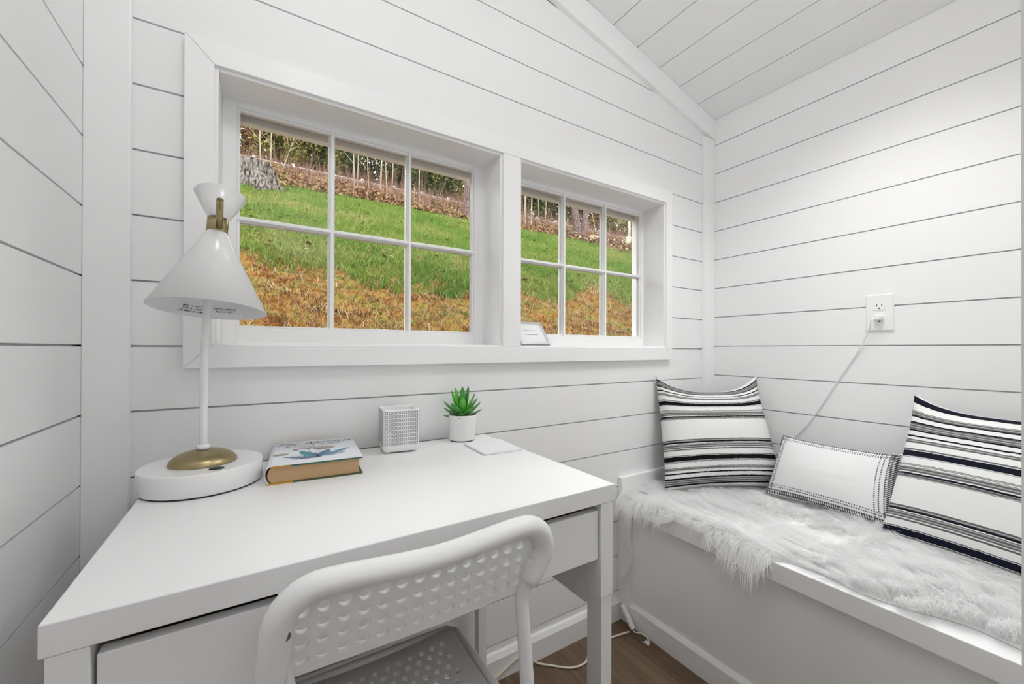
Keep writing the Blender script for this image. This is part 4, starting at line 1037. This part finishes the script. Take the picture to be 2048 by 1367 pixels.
# saplings
def sapling(label, pb, pt, wpx, y, fork=(), group=None):
    o, dv, L_, r = pine(label, pb, pt, wpx, y, 'sapling', PALEB, 'tree', group, 1.25, .15)
    for s0, ang, ln in fork:
        base = dv*(L_*s0); d2 = (RT*math.cos(ang)+UP*math.sin(ang)+FW*.2*math.sin(ang*7)); d2.normalize()
        MB().tube(spline([base, base+d2*ln*.5+Vector((0, 0, ln*.06)), base+d2*ln+Vector((0, 0, ln*.2))], 4), [r*.5*(1-.8*k/8) for k in range(9)], 6).build('branch', PALEB, o)
    return o
fk = [(.45, 2.3, 1.2), (.62, .9, 1.0), (.75, 2.1, .8)]
for lab, pb, pt, w_, y, f in (
    ('reddish sapling rising straight behind the stump', (522, 352), (519, 240), 3.2, 10, fk),
    ('second pale sapling to the right of the stump, forked low', (541, 356), (543, 250), 2.6, 10.2, fk[:2]),
    ('slanting bare sapling with spread branches right of the stump', (556, 348), (582, 278), 2.2, 10.4, [(.5, 1.0, 1.6), (.5, .5, 1.7), (.65, 1.6, 1.2)]),
    ('pale dead snag with a broken top beside the first muntin of the left window', (658, 378), (658, 283), 4.0, 9.4, ()),
    ('pale sapling just right of the first muntin of the left window', (709, 388), (707, 292), 3.0, 10.4, fk[:2]),
    ('thin sapling beside the pale one in the middle pane of the left window', (714, 380), (717, 296), 2.0, 11.2, fk[1:]),
    ('thin double sapling in the middle of the left window', (738, 372), (735, 300), 2.2, 12.5, fk[:1]),
    ('thick pale leaning sapling near the second muntin of the left window', (760, 364), (763, 306), 4.0, 13, ()),
    ('slim pale sapling right of the thick leaning one in the left window', (775, 396), (771, 310), 2.4, 9.4, fk[:2]),
    ('last thin sapling before the second muntin of the left window', (783, 382), (786, 314), 2.2, 11, ()),
    ('straight cream sapling in the right upper pane of the left window', (837, 417), (839, 328), 2.6, 9.2, ()),
    ('short thin sapling beside the second muntin of the left window', (831, 411), (829, 372), 1.8, 9.3, ()),
    ('thick pale birch at the left edge of the right window', (1050, 460), (1051, 382), 5.0, 9.2, fk[1:]),
    ('cream birch standing second from the left in the right window', (1062, 462), (1064, 385), 3.4, 9.3, ()),
    ('thin grey sapling between the cream birch and the first muntin of the right window', (1079, 440), (1077, 390), 2.0, 12, ()),
    ('thin sapling nearest the first muntin in the right window', (1090, 442), (1092, 394), 1.8, 13, ()),
    ('slanting thin sapling right of the pine pair in the right window', (1196, 470), (1186, 415), 2.0, 9.6, ()),
    ): sapling(lab, pb, pt, w_, y, f)
# trees beyond the guardrail
def far_tree(label, px_, y, r_c, h_c, z0, leaf, nl, lsize, trunk_r, kind, group):
    b = at_y(px_, 340, y); gz = ground(b.x, b.y)
    o = thing(kind, label, 'tree', (b.x, b.y, gz), 0, group)
    trunk_mesh([Vector((0, 0, t*(z0+h_c*.8))) for t in (0, .25, .5, .75, 1)], [trunk_r*(1-.15*k) for k in range(5)], 12, .05, 5, b.x).build('trunk', DARKB, o)
    P = rng.normal(0, 1, (nl, 3)); P /= np.linalg.norm(P, axis=1)[:, None]; P *= (rng.random(nl)**.45)[:, None]
    if kind == 'conifer': 
        t = rng.random(nl); rad = r_c*(1-t*.85)*np.sqrt(rng.random(nl)); a = rng.uniform(0, 2*PI, nl)
        P = np.column_stack([rad*np.cos(a), rad*np.sin(a), z0+t*h_c-.25*rad])
    else:
        # clumped crown
        cc = rng.normal(0, .55, (14, 3)); ci = rng.integers(0, 14, nl); P = cc[ci]*np.array([r_c*.9, r_c*.9, h_c*.45])+P*np.array([r_c*.42, r_c*.42, h_c*.24])+np.array([0, 0, z0+h_c*.5])
    quads('foliage', P, lsize, leaf, None, None, .1, parent=o)
    return o
spec = [(492, 30, 'bushy_tree', BRUSHM), (515, 33, 'conifer', EVERM), (548, 29, 'bushy_tree', YELLOWM), (578, 34, 'conifer', EVERM), (600, 28.5, 'bushy_tree', YELLOWM), (618, 36, 'conifer', EVERM), (640, 33, 'conifer', EVERM), (664, 29, 'bushy_tree', EVERM),
        (690, 31, 'bushy_tree', EVERM), (716, 35, 'conifer', EVERM), (742, 32, 'bushy_tree', EVERM), (770, 30, 'bushy_tree', EVERM), (800, 33, 'conifer', EVERM), (826, 30, 'bushy_tree', EVERM), (856, 28.5, 'bushy_tree', EVERM), (880, 32, 'bushy_tree', EVERM), (898, 28, 'bushy_tree', YELLOWM), (922, 31, 'bushy_tree', EVERM), (955, 33, 'conifer', EVERM), (985, 31, 'bushy_tree', EVERM),
        (1030, 30, 'conifer', EVERM), (1052, 33, 'bushy_tree', BRUSHM), (1074, 29, 'conifer', EVERM), (1096, 31, 'bushy_tree', EVERM), (1118, 33, 'conifer', EVERM), (1140, 30, 'bushy_tree', EVERM), (1165, 33, 'bushy_tree', EVERM), (1188, 29, 'bushy_tree', BRUSHM), (1212, 31, 'conifer', EVERM), (1232, 28, 'bushy_tree', YELLOWM), (1254, 31, 'conifer', EVERM), (1278, 30, 'conifer', EVERM)]
ordn = ['first', 'second', 'third', 'fourth', 'fifth', 'sixth', 'seventh', 'eighth', 'ninth', 'tenth', 'eleventh', 'twelfth', 'thirteenth', 'fourteenth', 'fifteenth', 'sixteenth', 'seventeenth', 'eighteenth', 'nineteenth', 'twentieth', 'twenty-first', 'twenty-second']
cnt = {}
names = {('bushy_tree', 'dry_brush_leaves'): 'russet bushy tree', ('bushy_tree', 'evergreen_needles'): 'dark green bushy tree', ('bushy_tree', 'yellow_green_leaves'): 'yellow-green bush', ('conifer', 'evergreen_needles'): 'dark conifer'}
for px_, y, kind, leaf in spec:
    nm = names[(kind, leaf.name)]; k = cnt.get(nm, 0); cnt[nm] = k+1
    lab = '%s beyond the guardrail, %s of its kind from the left' % (nm, ordn[k])
    if kind == 'conifer': far_tree(lab, px_, y, 1.5, random.uniform(9, 14), .3, leaf, 2300, .40, .16, kind, 'trees beyond the guardrail')
    else: far_tree(lab, px_, y, 1.8, random.uniform(4.2, 6.2), .1, leaf, 2600, .26, .10, kind, 'trees beyond the guardrail')
# utility boxes, log, leaf pile in the right window
b = at_y(1256, 512, 8.3); gz = ground(b.x, b.y)
ub = thing('utility_pedestal', 'pale green utility pedestal with a white pipe, at the right of the right window', 'utility box', (b.x, b.y, gz), -.3)
MB().box(-.14, -.12, -.1, .14, .12, .36).build('cabinet', BOXG, ub, bevel=.012); MB().box(-.15, -.13, .36, .15, .13, .40).build('cap', BOXG, ub, bevel=.01)
m = MB().tube([(.05, .02, .39), (.05, .02, 1.7)], .05, 16); m.build('pipe', PVCW, ub)
b = at_y(1270, 524, 8.0); gz = ground(b.x, b.y)
mb_ = thing('meter_box', 'small dark green box with a white warning plate beside the utility pole', 'utility box', (b.x, b.y, gz), -.5)
MB().box(-.10, -.08, -.05, .10, .08, .42).build('cabinet', METERG, mb_, bevel=.008)
pl_ = MB().box(-.075, -.086, .20, .075, -.081, .36).build('warning_plate', SIGNW, mb_)
m = MB()
for z, x0, x1 in ((.325, -.05, .05), (.285, -.06, .02), (.245, -.04, .055)): m.box(x0, -.0875, z, x1, -.0862, z+.018)
m.build('plate_marks', SIGNR, pl_)
b = at_y(1196, 489, 8.1); gz = ground(b.x, b.y)
lg = MB().tube(spline([(-.55, .1, .10), (-.1, 0, .16), (.3, .02, .13), (.6, .12, .05)], 5), [.06-.03*i/15 for i in range(16)], 12).build('log', PALEB, loc=(b.x, b.y, gz)); tag(lg, 'pale fallen log on the leaf litter right of the pine pair', 'log')
b = at_y(1240, 494, 8.15); gz = ground(b.x, b.y)
lg = MB().tube(spline([(-.4, 0, .02), (0, .05, .16), (.35, .1, .34)], 5), [.035-.02*i/10 for i in range(11)], 10).build('branch', PALEB, loc=(b.x, b.y, gz)); tag(lg, 'short broken branch poking up from the leaf litter near the utility pedestal', 'branch')
P = []
for k in range(9000):
    px_ = random.uniform(1120, 1290); yy = random.uniform(6.3, 8.6); b = at_y(px_, 495, yy)
    lim = 7.25 if px_ < 1210 else 6.7
    if yy < lim+.4*nz(b.x, b.y, 1.1): continue
    hp = .22*max(0, 1-abs(yy-7.8)/.7)
    P.append((b.x, b.y, ground(b.x, b.y)+.02+hp*random.random()))
quads('leaf_litter', np.array(P), .10, LEAFM, 'heap of tan leaf litter around the pine pair', 'leaves', .8)
